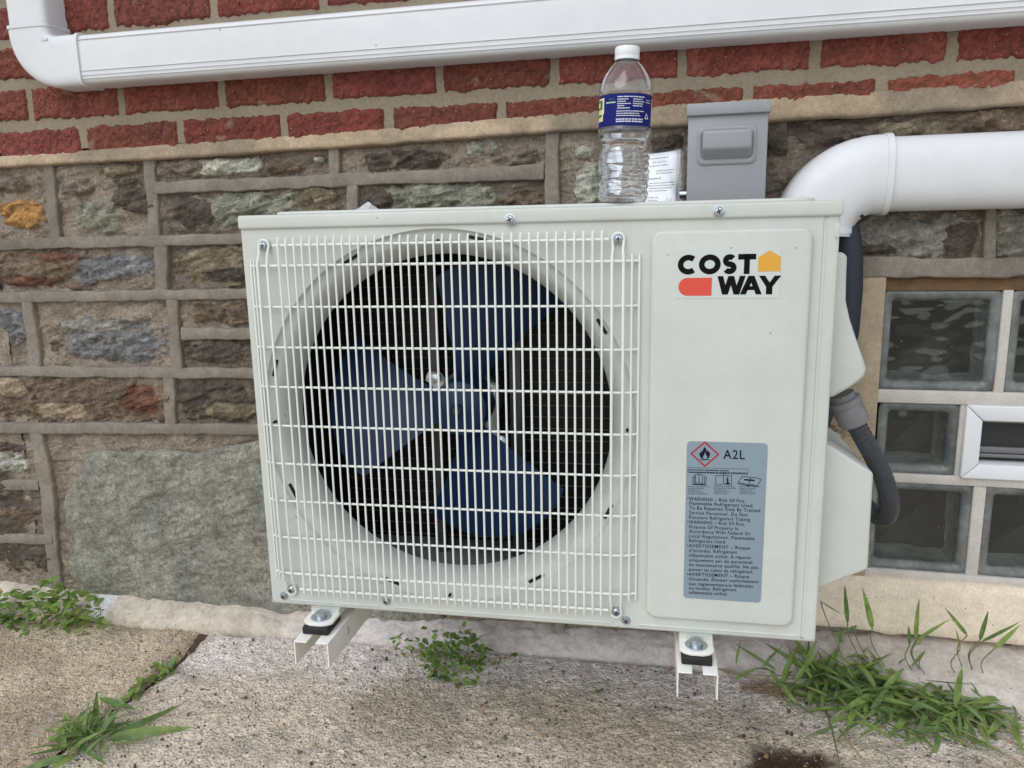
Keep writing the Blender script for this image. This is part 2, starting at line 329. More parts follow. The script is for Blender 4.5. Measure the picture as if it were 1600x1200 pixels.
def slab(name, left):
    ys = np.concatenate([np.arange(-0.70, 0.02, 0.004), [0.05]]); ys = np.concatenate([[-2.6, -1.8, -1.2, -0.9], ys])
    if left: ts = np.concatenate([[-1.6, -1.0, -0.7], np.arange(-0.5, -0.0001, 0.004), [0]])
    else: ts = np.concatenate([np.arange(0, 1.75, 0.004), [2.0, 2.6]])
    X, Y = np.meshgrid(ts, ys); Xf = X.ravel().copy(); Yf = Y.ravel()
    e = crack_x(Yf); wob = 0.012 * fbm(p3(Yf, Yf * 0, 14, off=2.0 if left else 7.0), 3) ; gap = 0.0015 + 0.007 * smooth(-0.16, -0.06, Yf) 
    Xf = e + Xf + np.where(np.abs(Xf) < 0.05, (wob + (-gap if left else gap)), 0)
    P = p3(Xf, Yf, 1)
    edge = np.exp(-np.abs(X.ravel()) / 0.012)
    z = gz(Xf) + 0.006 * fbm(P * 6, 3, 3) + 0.0026 * fbm(P * 60, 3, 5) + 0.0030 * np.clip(fbm(P * 125, 2, 9), -0.15, 1) - edge * 0.012 + (0.004 if left else 0)
    yf_ = -np.interp(Xf, [-2.1, -1.4, -1.0, -0.6, -0.03, 0.24, 0.5, 1.35], [0.05, 0.050, 0.045, 0.045, 0.048, 0.075, 0.13, 0.15]) - 0.008 * fbm(p3(Xf, Xf * 0, 9, off=8), 4) - 0.002
    z -= 0.012 * np.exp(-((Yf - yf_) / 0.005) ** 2) * smooth(-0.3, 0.15, fbm(P * 12, 3, 61))
    hole = smooth(1.15, 0.55, np.hypot((Xf - HOLE[0]) / 0.075, (Yf - HOLE[1]) / 0.055) + 0.45 * fbm(P * 35, 3, 21))
    if not left: z -= hole * 0.006
    tan = np.array(lin(214, 200, 180)); pink = np.array(lin(228, 217, 211)); brown = np.array(lin(186, 170, 150))
    if left:
        m = smooth(-0.25, 0.3, fbm(P * 5, 4, 31)); col = np.array(lin(206, 188, 163)) * (1 - m[:, None]) + np.array(lin(186, 166, 142)) * m[:, None]; k2 = smooth(0.05, 0.4, fbm(P * 16, 4, 35))[:, None] * 0.35; col = col * (1 - k2) + np.array(lin(150, 138, 124)) * k2
        wall_dark = smooth(0.10, 0.0, -Yf - 0.03) * 0.25  # left slab gets darker towards the wall
        col = col * (1 - wall_dark[:, None] * 0.6)
    else:
        d = -Yf - 0.05 + 0.10 * fbm(P * 5, 4, 41) + 0.04 * fbm(P * 24, 3, 43)
        m = smooth(0.22, 0.06, d) ; col = tan * (1 - m[:, None]) + pink * m[:, None]
        m2 = smooth(0.0, 0.4, fbm(P * 4.2, 4, 47)) * 0.6 * (1 - 0.7 * m); col = col * (1 - m2[:, None]) + np.array(lin(172, 158, 136)) * m2[:, None]; k2 = smooth(0.1, 0.45, fbm(P * 20, 4, 49))[:, None] * 0.35; col = col * (1 - k2) + np.array(lin(150, 142, 134)) * k2
        dirt = smooth(1.1, 0.5, np.hypot((Xf - G(1235, 1078)[0]) / 0.09, (Yf - G(1235, 1078)[1]) / 0.03) + 0.5 * fbm(P * 30, 3, 51)); col = col * (1 - dirt[:, None]) + np.array(lin(168, 146, 120)) * dirt[:, None]
        col = col * (1 - hole[:, None]) + np.array(lin(62, 44, 28)) * hole[:, None]
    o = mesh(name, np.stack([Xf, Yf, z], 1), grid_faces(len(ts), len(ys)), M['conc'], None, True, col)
    return tag(o, kind='structure')
slab('pavement', True); slab('pavement', False)
# soil lying in the crack
pts = []; 
for i, (cx, cy) in enumerate(CRACK[:-1]):
    pts.append((cx, cy))
V = []; 
for cx, cy in pts: V += [(cx - 0.05, cy, gz(cx) - 0.009), (cx + 0.05, cy, gz(cx) - 0.009)]
tag(mesh('crack_soil', V, [(2 * i, 2 * i + 1, 2 * i + 3, 2 * i + 2) for i in range(len(pts) - 1)], mat('soil', lin(84, 70, 54), 0.95, var=[(90, 0.6, 1.3)], bump=[('noise', 200, 0.8, 0.004)])), kind='structure')

# ================================================================== HOUSE WALL
wall = tag(empty('house_wall', (-0.3, 0, 0)), 'red brick house wall over a grey rubble stone base with raised mortar joints', 'wall')
def wl(px, py, y=0.0): p = W(px, py, y); return np.array([p[0], p[2]])
def wpart(name, V, Fc, m, sm=True, col=None):
    V = np.asarray(V, float) - np.array([-0.3, 0, 0]); return mesh(name, V, Fc, m, wall, sm, col)
LX = np.array([-2.1] + [W(p[0], p[1])[0] for p in ((0, 247), (280, 227), (560, 207), (850, 182), (1040, 166), (1330, 148), (1600, 128))] + [1.35])
LT = [W(p[0], p[1])[2] for p in ((0, 247), (280, 227), (560, 207), (850, 182), (1040, 166), (1330, 148), (1600, 128))]; LT = np.array([LT[0] - 0.004] + LT + [LT[-1] + 0.004])
BX = np.array([-2.1] + [W(p[0], p[1])[0] for p in ((0, 263), (250, 250), (560, 230), (850, 209), (935, 205), (1200, 191), (1345, 183), (1600, 166))] + [1.35])
LB = [W(p[0], p[1])[2] for p in ((0, 263), (250, 250), (560, 230), (850, 209), (935, 205), (1200, 191), (1345, 183), (1600, 166))]; LB = np.array([LB[0] - 0.004] + LB + [LB[-1] + 0.004])
# --- ledge course
xs = np.arange(-2.1, 1.35, 0.004); tv = np.array([0, 0.06, 0.14, 0.3, 0.5, 0.7, 0.86, 0.95, 1.0, 1.0]); yv = np.array([0.004, -0.004, -0.006, -0.008, -0.010, -0.012, -0.013, -0.011, -0.006, 0.014])
X, T = np.meshgrid(xs, tv); Xf, Tf = X.ravel(), T.ravel(); zt, zb = np.interp(Xf, LX, LT) + 0.004, np.interp(Xf, BX, LB)
zb = zb + 0.0025 * fbm(p3(Xf, Xf * 0, 25, off=3), 3)
Z = zt + (zb - zt) * Tf; Y = np.repeat(yv, len(xs)) + 0.0045 * fbm(p3(Xf, Z, 30), 4, 3)
c = np.array(lin(172, 153, 127)) * (1 + 0.3 * fbm(p3(Xf, Z, 16), 3, 5))[:, None]; g = smooth(-0.05, 0.45, fbm(p3(Xf, Z, 9), 4, 9))[:, None] * 0.75; c = c * (1 - g) + np.array(lin(128, 117, 102)) * g
wpart('ledge', np.stack([Xf, Y, Z], 1), grid_faces(len(xs), len(tv)), M['ribbon'], True, c)
# --- brickwork
bm_ = MB().box(-2.1 + 0.3, 1.35 + 0.3, 0.0, 0.2, 1.0, 2.6).build('brick_mortar', M['mortar'], wall, auto=None)
J2 = [-1.339, -1.121, -0.896, -0.673, -0.456, -0.249, -0.035, 0.173, 0.37]; J1 = [-1.221, -0.993, -0.77, -0.558, -0.344, -0.137, 0.071, 0.274, 0.468]
for J in (J1, J2):
    while J[0] > -2.1: J.insert(0, J[0] - 0.2155)
    while J[-1] < 1.3: J.append(J[-1] + 0.2155)
def brick(x0, x1, z0, z1, s, clip=None):
    nx, nz = max(10, int((x1 - x0) / 0.0035)), max(7, int((z1 - z0) / 0.0035))
    a, b = np.meshgrid(np.linspace(0, 1, nx), np.linspace(0, 1, nz)); a, b = a.ravel(), b.ravel()
    x = x0 + (x1 - x0) * a; z = z0 + (z1 - z0) * b
    amp = 0.0062
    top = amp * fbm(p3(x, x * 0 + s, 130, off=1.1), 2) + 0.004 * fbm(p3(x, x * 0 + s, 22, off=4), 2); bot = amp * fbm(p3(x, x * 0 + s * 1.3, 130, off=9.1), 2) + 0.004 * fbm(p3(x, x * 0 + s, 22, off=14), 2)
    lf = 0.003 * fbm(p3(z, z * 0 + s, 110, off=5.1), 2); rt = 0.003 * fbm(p3(z, z * 0 + s, 110, off=6.1), 2)
    z2 = z + top * b ** 3 + bot * (1 - b) ** 3; x2 = x + rt * a ** 12 + lf * (1 - a) ** 12
    P = p3(x2, z2, 1, off=s * 0.01)
    rel = np.abs(fbm(P * 85 + 2.2 * fbm(P * 40, 2, 3)[:, None], 2, 7)); rel = smooth(0.0, 0.28, rel)
    edge = np.minimum(np.minimum(a * (x1 - x0), (1 - a) * (x1 - x0)), np.minimum(b, 1 - b) * (z1 - z0)); e = smooth(0, 0.005, edge)
    y = 0.002 - 0.0045 * e - 0.0034 * rel * e + 0.001 * fbm(P * 14, 2, 13)
    tone = np.array([1.0, 1.0, 1.0]) * (1 + 0.34 * (RNG.random() - 0.5)) * np.array([1, 1 + 0.25 * (RNG.random() - 0.5), 1 + 0.25 * (RNG.random() - 0.5)])
    col = np.array(lin(120, 62, 50)) * tone * (1 + 0.22 * fbm(P * 11, 3, 17) + 0.35 * (rel - 0.7))[:, None]  # relief term darkens the crevices: shade put into the brick colour
    k = smooth(0.35, 0.6, fbm(P * 30, 3, 23))[:, None] * 0.25 * (edge < 0.02)[:, None] * 1.8; col = col * (1 - k) + np.array(lin(150, 138, 118)) * k
    wpart('brick', np.stack([x2, y, z2], 1), grid_faces(nx, nz), M['brick'], True, col)
MODZ = 0.0798
for r in range(-0, 11):
    z0 = ZC + 0.2495 + (r - 1) * MODZ; z1 = z0 + 0.0625; J = J1 if r % 2 == 0 else J2
    if r == 0: z1 = ZC + 0.2325; z0 = ZC + 0.190
    for i in range(len(J) - 1):
        a, b = J[i] + 0.0068, J[i + 1] - 0.0068
        if b < -2.08 or a > 1.3: continue
        g = lambda s: 0.003 * (RNG.random() - 0.5)
        if r == 0: z0 = float(np.interp((a + b) / 2, LX, LT)) - 0.010
        brick(a + g(0), b + g(0), z0 + g(0), z1 + g(0), r * 31 + i * 7.3)
# --- rubble stone base: backing, stones, raised joints
BACK = (0.30, 0.26, 0.22)
SIDE_R = W(1345, 440)[0]                                   # left edge of the window opening
WIN_TOP = W(1360, 440)[2]; WIN_BOT = W(1400, 892)[2]
bb = MB().box(-2.1 + 0.3, SIDE_R + 0.3, 0.014, 0.2, -0.3, 1.0).box(SIDE_R + 0.3, 1.65, 0.014, 0.2, WIN_TOP, 1.0).box(SIDE_R + 0.3, 1.65, 0.014, 0.2, -0.3, WIN_BOT - 0.10)
bb.build('rubble_backing', mat('rubble_mortar', lin(132, 122, 108), 0.92, var=[(20, 0.8, 1.15), (150, 0.8, 1.2)], bump=[('noise', 150, 0.6, 0.003)]), wall, auto=None)
PAL = dict(brown=lin(114, 95, 74), dark=lin(84, 73, 61), blue=lin(116, 116, 116), green=lin(132, 132, 112), pale=lin(176, 176, 156), ochre=lin(176, 124, 48), rust=lin(110, 70, 50), olive=lin(122, 110, 84), grey=lin(136, 132, 122), tan=lin(156, 136, 108), granite=lin(136, 134, 119), mort=lin(146, 132, 113), dmort=lin(120, 107, 91))
PAL = {k: tuple(np.array(v) * 0.84 + 0.16 * np.dot(v, (0.3, 0.55, 0.15))) for k, v in PAL.items()}
def stone(q, patches=(), base='mort', relief=0.006, wallc=False, m='stone', s=0.0, step=0.0023, name='stone'):
    q = [np.array(p) if wallc else wl(*p) for p in q]; TL, TR, BR, BL = q
    nx = max(6, int(np.linalg.norm(TR - TL) / step)); nz = max(6, int(np.linalg.norm(BL - TL) / step))
    a, b = np.meshgrid(np.linspace(0, 1, nx), np.linspace(0, 1, nz)); a, b = a.ravel(), b.ravel()
    P2 = (TL[None] * ((1 - a) * (1 - b))[:, None] + TR[None] * (a * (1 - b))[:, None] + BR[None] * (a * b)[:, None] + BL[None] * ((1 - a) * b)[:, None])
    x, z = P2[:, 0], P2[:, 1]; P = p3(x, z, 1, off=s * 0.1)
    St = p3(x, z - 0.25 * x, 30, 110, off=s)
    y = 0.009 - relief * 0.5 * (fbm(P * 28, 4, 3) + 0.4) - 0.0015 * fbm(P * 110, 3, 5)
    bc = np.array(PAL[base]); col = bc[None] * (1 + 0.28 * fbm(P * 24, 4, 11))[:, None]
    dk = smooth(0.05, 0.5, fbm(P * 17, 4, 19))[:, None] * 0.6; col = col * (1 - dk) + np.array(PAL['dmort']) * 0.75 * dk
    tq = fbm(p3(x, z - 0.2 * x, 14, 48, off=s + 8), 4, 71) * 3.2; tr = np.floor(tq) + smooth(0.7, 1.0, tq - np.floor(tq)); y = y - 0.0028 * tr
    for pt in patches:
        cx, cy, rx, ry, cn = pt[:5]
        if wallc: c0 = np.array([cx, cy]); r1, r2 = rx, ry
        else:
            c0 = wl(cx, cy); r1 = abs(wl(cx + rx, cy)[0] - wl(cx - rx, cy)[0]) / 2; r2 = abs(wl(cx, cy + ry)[1] - wl(cx, cy - ry)[1]) / 2
        dd = (np.abs((x - c0[0]) / r1) ** 3 + np.abs((z - c0[1]) / r2) ** 3) ** (1 / 3) + 0.55 * fbm(P * 24, 4, 29 + len(cn)) + 0.30 * fbm(P * 95, 3, 83); mk = smooth(1.04, 0.94, dd) * (1 - 0.8 * smooth(0.32, 0.5, fbm(P * 40, 4, 91)))
        st = fbm(St + 1.5 * fbm(P * 20, 2, 41)[:, None], 4, 37)
        pc = np.array(PAL[cn])[None] * (1 + 0.8 * st)[:, None]
        hl = smooth(0.3, 0.55, fbm(p3(x, z - 0.3 * x, 22, 170, off=s + 3), 3, 53))[:, None] * 0.6; pc = pc * (1 - hl) + np.minimum(np.array(PAL[cn]) * 2.0 + 0.03, 0.6) * hl
        col = col * (1 - mk[:, None]) + pc * mk[:, None]
        y = y * (1 - mk) + mk * (0.002 - 0.006 * st - 0.0035 * tr - 0.006 * smooth(0.9, 0.3, dd) - 0.005 * fbm(P * 16, 2, 59))
    return wpart(name, np.stack([x, y, z], 1), grid_faces(nx, nz), M[m], True, np.clip(col, 0.01, 0.8))
def joint(q, vertical=False, wallc=False, c='ribbon', s=0.0):
    q = [np.array(p, float) if wallc else wl(*p) for p in q]; TL, TR, BR, BL = q
    if vertical: A0, A1, B0, B1 = TL, BL, TR, BR
    else: A0, A1, B0, B1 = TL, TR, BL, BR
    n = max(4, int(np.linalg.norm(A1 - A0) / 0.004)); t = np.linspace(0, 1, n); k = np.array([0, 0.005, 0.05, 0.12, 0.5, 0.88, 0.95, 0.995, 1.0]); yk = np.array([0.016, 0.001, -0.0028, -0.0036, -0.0040, -0.0036, -0.0028, 0.001, 0.016])
    tt, kk = np.meshgrid(t, k); tt, kk = tt.ravel(), kk.ravel(); yy = np.repeat(yk, n)
    Aa = A0[None] + (A1 - A0)[None] * tt[:, None]; Bb = B0[None] + (B1 - B0)[None] * tt[:, None]
    nd = (B0 - A0) / np.linalg.norm(B0 - A0)
    s = s or float(A0[0] * 13 + A0[1] * 7)
    wa = 0.0036 * fbm(p3(tt * np.linalg.norm(A1 - A0), tt * 0 + s, 28), 4, 3); wb = 0.0036 * fbm(p3(tt * np.linalg.norm(A1 - A0), tt * 0 + s + 4, 28), 4, 5)
    P2 = Aa + nd * wa[:, None]; Q2 = Bb + nd * wb[:, None]; R = P2 + (Q2 - P2) * kk[:, None]
    y = yy - 0.0012 * fbm(p3(R[:, 0], R[:, 1], 60), 3, 9) + 0.003 * fbm(p3(R[:, 0], R[:, 1], 9), 3, 19) + (0.001 if vertical else 0)
    col = np.array(lin(134, 126, 114)) * (1 + 0.24 * fbm(p3(R[:, 0], R[:, 1], 12), 3, 11))[:, None]
    g = smooth(0.0, 0.4, fbm(p3(R[:, 0], R[:, 1], 6, off=2), 3, 13))[:, None] * 0.45; col = col * (1 - g) + np.array(lin(106, 98, 88)) * g
    return wpart('mortar_joint', np.stack([R[:, 0], y, R[:, 1]], 1), grid_faces(n, len(k)), M['ribbon'], True, col)
# left of the unit (corner pixels TL, TR, BR, BL; patches of bare stone: centre, radii, colour)
stone([(-4, 255), (76, 252), (88, 380), (-4, 384)], [(34, 334, 36, 24, 'ochre'), (10, 290, 30, 12, 'dmort')], 'mort', s=1)
stone([(74, 252), (236, 244), (244, 374), (84, 380)], [(152, 335, 32, 24, 'green'), (182, 266, 40, 9, 'olive'), (205, 305, 32, 24, 'dark'), (120, 290, 26, 14, 'dmort')], 'mort', s=2)
stone([(232, 245), (524, 226), (526, 280), (236, 296)], [(352, 259, 62, 13, 'pale'), (496, 250, 9, 6, 'pale'), (280, 262, 30, 14, 'dmort'), (440, 262, 30, 9, 'brown')], 'dmort', s=3)
stone([(520, 226), (862, 204), (860, 266), (520, 280)], [(750, 229, 22, 10, 'pale'), (640, 250, 70, 14, 'dark'), (800, 245, 40, 14, 'dmort')], 'mort', s=4)
stone([(236, 292), (552, 280), (552, 372), (244, 380)], [(400, 325, 120, 26, 'green'), (300, 330, 30, 22, 'dark'), (500, 312, 34, 18, 'olive')], 'dmort', s=5)
stone([(548, 280), (862, 268), (862, 352), (550, 362)], [(690, 310, 110, 22, 'green'), (590, 312, 26, 18, 'dark'), (810, 315, 40, 18, 'brown')], 'dmort', s=6)
stone([(862, 203), (1075, 190), (1075, 330), (862, 345)], [(911, 237, 12, 9, 'pale'), (917, 290, 20, 32, 'pale'), (1040, 225, 24, 16, 'dark'), (960, 240, 22, 22, 'tan'), (1000, 290, 30, 24, 'grey')], 'mort', s=7)
stone([(-4, 384), (250, 378), (256, 458), (-4, 464)], [(62, 420, 100, 28, 'brown'), (170, 421, 58, 22, 'blue'), (30, 440, 40, 8, 'rust'), (90, 402, 40, 7, 'rust')], 'mort', s=8)
stone([(248, 378), (400, 372), (402, 458), (256, 460)], [(330, 415, 62, 30, 'olive'), (350, 430, 40, 10, 'dark')], 'dmort', s=9)
stone([(-4, 468), (46, 466), (60, 578), (-4, 580)], [(16, 508, 27, 26, 'blue')], 'mort', s=10)
stone([(44, 466), (272, 462), (280, 580), (58, 580)], [(184, 532, 82, 30, 'blue'), (150, 512, 60, 10, 'grey'), (90, 530, 16, 20, 'dmort')], 'mort', s=11)
stone([(268, 462), (405, 458), (405, 522), (276, 522)], [(340, 490, 52, 16, 'brown')], 'mort', s=12)
stone([(276, 522), (405, 520), (405, 584), (280, 584)], [(335, 548, 52, 18, 'dark')], 'dmort', s=13)
stone([(-4, 584), (264, 584), (268, 672), (-4, 672)], [(122, 627, 138, 34, 'brown'), (222, 624, 28, 22, 'rust'), (18, 605, 22, 14, 'tan'), (95, 640, 36, 12, 'tan')], 'mort', s=14)
stone([(262, 584), (412, 584), (416, 672), (266, 672)], [(345, 628, 62, 32, 'dark'), (360, 640, 40, 10, 'olive')], 'dmort', s=15)
stone([(-4, 672), (60, 672), (72, 758), (-4, 758)], [(12, 722, 28, 16, 'pale'), (10, 700, 24, 8, 'dark')], 'mort', s=16)
stone([(-4, 758), (70, 758), (82, 842), (-4, 842)], [(20, 800, 34, 18, 'brown')], 'dmort', s=17)
stone([(-4, 840), (84, 842), (98, 925), (-4, 922)], [(60, 872, 20, 22, 'dark')], 'mort', s=18)
stone([(56, 672), (420, 676), (425, 720), (60, 720)], [], 'mort', s=19, relief=0.003)
stone([(60, 716), (200, 718), (200, 940), (90, 930)], [], 'mort', s=19.5, relief=0.004)
# the one large schist slab stone: a proud, ragged plate
outl = [wl(*p) for p in ((140, 703), (200, 706), (255, 703), (300, 710), (345, 697), (410, 687), (520, 690), (640, 692), (690, 720), (700, 860), (690, 985), (560, 975), (430, 960), (330, 948), (200, 938), (122, 930), (114, 890), (110, 855), (106, 812), (100, 785), (106, 764), (126, 735))]
cx, cz = np.mean(outl, 0); NA, NR = 260, 70; O2 = np.array(outl + [outl[0]]); sl_ = np.concatenate([[0], np.cumsum(np.linalg.norm(np.diff(O2, axis=0), axis=1))])
ss = np.linspace(0, sl_[-1], NA, endpoint=False); ox, oz = np.interp(ss, sl_, O2[:, 0]), np.interp(ss, sl_, O2[:, 1]); wob = 1 + 0.035 * fbm(p3(ox, oz, 30), 4, 3)
rr_ = np.concatenate([np.linspace(0.0, 0.93, NR - 8), [0.955, 0.975, 0.99, 1.0, 1.0, 1.0, 1.0, 1.0]]); V = []
th, rrr = np.meshgrid(np.arange(NA), rr_); xx = cx + (ox[th] - cx) * rrr * (1 + (wob[th] - 1) * rrr ** 8); zz = cz + (oz[th] - cz) * rrr * (1 + (wob[th] - 1) * rrr ** 8)
xx, zz = xx.ravel(), zz.ravel(); P = p3(xx, zz, 1); dep = np.repeat(np.array([0.] * (NR - 8) + [0.001, 0.002, 0.0035, 0.006, 0.010, 0.014, 0.018, 0.02]), NA)
tq = fbm(p3(xx, zz - 0.35 * xx, 7, 16), 4, 77) * 3.5; tr = np.floor(tq) + smooth(0.75, 1.0, tq - np.floor(tq))
yy = -0.003 + dep * 0.8 + 0.007 * fbm(P * 8, 3, 5) - 0.0022 * tr - 0.005 * fbm(p3(xx, zz - 0.3 * xx, 30, 70), 4, 7)
col = np.array(PAL['granite'])[None] * (1 + 0.30 * fbm(P * 22, 4, 9) + 0.25 * fbm(p3(xx, zz - 0.3 * xx, 50, 140), 4, 13))[:, None]
bl = smooth(0.1, 0.5, fbm(P * 9, 3, 15))[:, None] * 0.5; col = col * (1 - bl) + np.array(lin(114, 115, 112)) * bl
fcs = [(i * NA + k, i * NA + (k + 1) % NA, (i + 1) * NA + (k + 1) % NA, (i + 1) * NA + k) for i in range(NR - 1) for k in range(NA)]
o = wpart('stone', np.stack([xx, yy, zz], 1), fcs, M['granite'], True, np.clip(col, 0.02, 0.8)); o['label'] = 'large grey-green schist stone low in the wall'
# right of the unit, above the window
stone([(1070, 192), (1230, 184), (1230, 330), (1070, 335)], [(1215, 225, 30, 20, 'dark')], 'dmort', s=21)
stone([(1222, 186), (1620, 158), (1620, 345), (1222, 345)], [(1330, 205, 100, 18, 'dark'), (1520, 190, 110, 18, 'brown'), (1420, 200, 60, 12, 'olive')], 'dmort', s=22)
stone([(1300, 320), (1548, 320), (1545, 415), (1300, 415)], [(1430, 365, 90, 36, 'grey'), (1370, 390, 28, 10, 'dark'), (1500, 380, 26, 30, 'dark')], 'dmort', s=23)
stone([(1545, 320), (1660, 318), (1660, 412), (1542, 412)], [(1600, 365, 48, 40, 'granite')], 'dmort', s=24)
stone([(1290, 420), (1365, 420), (1352, 640), (1290, 640)], [], 'mort', s=25)
stone([(1280, 630), (1362, 630), (1362, 960), (1270, 960)], [(1320, 690, 24, 40, 'tan')], 'mort', s=26)
joint([(1300, 402), (1660, 402), (1660, 432), (1300, 436)])
joint([(1538, 325), (1558, 325), (1555, 404), (1536, 404)], True)
# joints
joint([(241, 284), (850, 257), (850, 281), (241, 303)])
joint([(66, 254), (84, 253), (94, 372), (79, 372)], True); joint([(224, 248), (242, 247), (250, 368), (232, 369)], True)
joint([(541, 290), (560, 289), (562, 360), (543, 361)], True); joint([(512, 228), (530, 227), (531, 272), (513, 273)], True); joint([(850, 204), (873, 203), (875, 345), (851, 346)], True)
def band(pl, pr, h0, h1, xe):                              # course joint from the left edge on to the window side
    (x0, y0), (x1, y1) = pl, pr; a = wl(x0, y0); b = wl(x1, y1); sl2 = (b[1] - a[1]) / (b[0] - a[0]); at = lambda x: a[1] + sl2 * (x - a[0])
    a2 = wl(x0, y0 + h0); b2 = wl(x1, y1 + h1); s2 = (b2[1] - a2[1]) / (b2[0] - a2[0]); at2 = lambda x: a2[1] + s2 * (x - a2[0])
    xl = -2.08
    joint([(xl, at(xl)), (xe, at(xe)), (xe, at2(xe)), (xl, at2(xl))], wallc=True); return at, at2
XE = SIDE_R - 0.05
B_ = band((0, 373), (374, 364), 18, 19, XE); C_ = band((0, 456), (383, 451), 18, 17, XE); D_ = band((0, 572), (393, 575), 16, 17, XE); E_ = band((0, 660), (400, 662), 17, 18, XE)
joint([(241, 384), (261, 383), (262, 456), (243, 457)], True); joint([(34, 472), (52, 472), (66, 575), (47, 575)], True); joint([(260, 466), (278, 466), (287, 578), (268, 578)], True)
joint([(284, 512), (405, 512), (405, 531), (285, 532)]); joint([(254, 590), (273, 590), (276, 665), (258, 665)], True)
joint([(47, 676), (65, 676), (84, 760), (60, 760)], True); joint([(60, 752), (82, 752), (97, 930), (78, 930)], True); joint([(-4, 750), (60, 750), (62, 766), (-4, 768)]); joint([(-4, 833), (82, 836), (84, 851), (-4, 849)])
# courses hidden behind the unit and beyond the picture
def fill(xa, xb, top, bot, s0, vj=True):
    x = xa; i = 0
    while x < xb - 0.03:
        x2 = min(xb, x + 0.16 + 0.16 * RNG.random()); 
        if xb - x2 < 0.08: x2 = xb
        t, b = top(0.5 * (x + x2)) + 0.004, bot(0.5 * (x + x2)) - 0.004; mx, mz = (x + x2) / 2, (t + b) / 2
        stone([(x, t), (x2, t), (x2, b), (x, b)], [(mx, mz, (x2 - x) * 0.4, (t - b) * 0.34, list(PAL)[int(RNG.integers(0, 9))])], 'mort', wallc=True, s=s0 + i, step=0.005)
        if x2 < xb: joint([(x2 - 0.011, t), (x2 + 0.011, t), (x2 + 0.011, b), (x2 - 0.011, b)], True, True)
        x = x2; i += 1
BE = wl(400, 460)[0]; top0 = lambda x: np.interp(x, BX, LB) - 0.0
fill(BE, XE, B_[1], C_[0], 40); fill(BE, XE, C_[1], D_[0], 50); fill(BE, XE, D_[1], E_[0], 60); fill(wl(690, 800)[0], XE, E_[1], lambda x: 0.04, 70)
fill(wl(860, 345)[0], XE, lambda x: wl(860, 345)[1], B_[0], 76)
LXX = wl(-2, 460)[0]
fill(-2.08, LXX, top0, B_[0], 80); fill(-2.08, LXX, B_[1], C_[0], 83); fill(-2.08, LXX, C_[1], D_[0], 86); fill(-2.08, LXX, D_[1], E_[0], 89); fill(-2.08, LXX, E_[1], lambda x: 0.0, 92)
fill(wl(1655, 300)[0], 1.3, top0, lambda x: WIN_TOP, 95)
# --- footing: a rough rendered fillet along the foot of the wall
xs = np.arange(-2.1, 1.35, 0.005); tv = np.linspace(0, 1, 26); X, T = np.meshgrid(xs, tv); Xf, Tf = X.ravel(), T.ravel(); P = p3(Xf, Tf * 0.1, 1)
FX = [-2.1, -1.4, -1.0, -0.6, -0.03, 0.24, 0.5, 1.35]; FTOP = np.interp(Xf, FX, [0.012, 0.014, 0.020, 0.028, 0.055, 0.085, 0.095, 0.10]) + 0.006 * fbm(p3(Xf, Xf * 0, 12, off=3), 3)
FOUT = np.interp(Xf, FX, [0.05, 0.050, 0.045, 0.045, 0.048, 0.075, 0.13, 0.15]) + 0.008 * fbm(p3(Xf, Xf * 0, 9, off=8), 4)
ang = Tf * math.pi / 2
Yf = 0.012 - (FOUT + 0.012) * np.sin(ang) ** 1.3; zb = gz(Xf) - 0.012
Zf = zb + (FTOP - zb) * np.cos(ang) ** 0.75
nz_ = fbm(p3(Xf, Zf * 1.5 + Yf, 22), 4, 5); Yf = Yf - 0.011 * nz_ * np.sin(ang * 2) - 0.003 * fbm(p3(Xf, Zf * 1.5 + Yf, 90), 3, 6); Zf = Zf + 0.005 * fbm(p3(Xf, Yf, 50), 3, 9) * (Tf < 0.97)
cream = np.array(lin(200, 190, 173)); pk = np.array(lin(206, 198, 193)); m_ = smooth(-0.95, -0.7, Xf + 0.1 * fbm(p3(Xf, Zf, 8), 3))
m_ = m_ * (1 - 0.5 * smooth(0.1, 0.3, Xf)); col = cream * (1 - m_[:, None]) + pk * m_[:, None]
dk = smooth(0.1, 0.5, fbm(p3(Xf, Zf, 18), 4, 21))[:, None] * 0.4; col = col * (1 - dk) + np.array(lin(150, 138, 126)) * dk
wp = smooth(1.1, 0.6, np.hypot((Xf - W(172, 950)[0]) / 0.045, (Zf - 0.0) / 0.03) + 0.5 * fbm(p3(Xf, Zf, 30), 3, 33))[:, None]; col = col * (1 - wp) + np.array(lin(225, 226, 226)) * wp
wpart('footing', np.stack([Xf, Yf, Zf], 1), grid_faces(len(xs), len(tv)), M['foot'], True, col)

# ================================================================== GLASS BLOCK WINDOW
YG = 0.012
win = tag(empty('glass_block_window', (SIDE_R, 0, WIN_BOT)), 'basement window of glass blocks with white grout and a small vent, right of the unit', 'window')
def wv(x, y, z): return (x - SIDE_R, y, z - WIN_BOT)
class WB(MB):
    def box(s, x0, x1, y0, y1, z0, z1): return MB.box(s, x0 - SIDE_R, x1 - SIDE_R, y0, y1, z0 - WIN_BOT, z1 - WIN_BOT)
def gx(px, py): return W(px, py, YG)[0]
def gzz(px, py): return W(px, py, YG)[2]
ztop = gzz(1470, 453); z1b = gzz(1460, 611); z2t = gzz(1430, 629); z2b = gzz(1430, 741); z3t = gzz(1440, 754); z3b = gzz(1440, 893)
xL = gx(1373, 560)
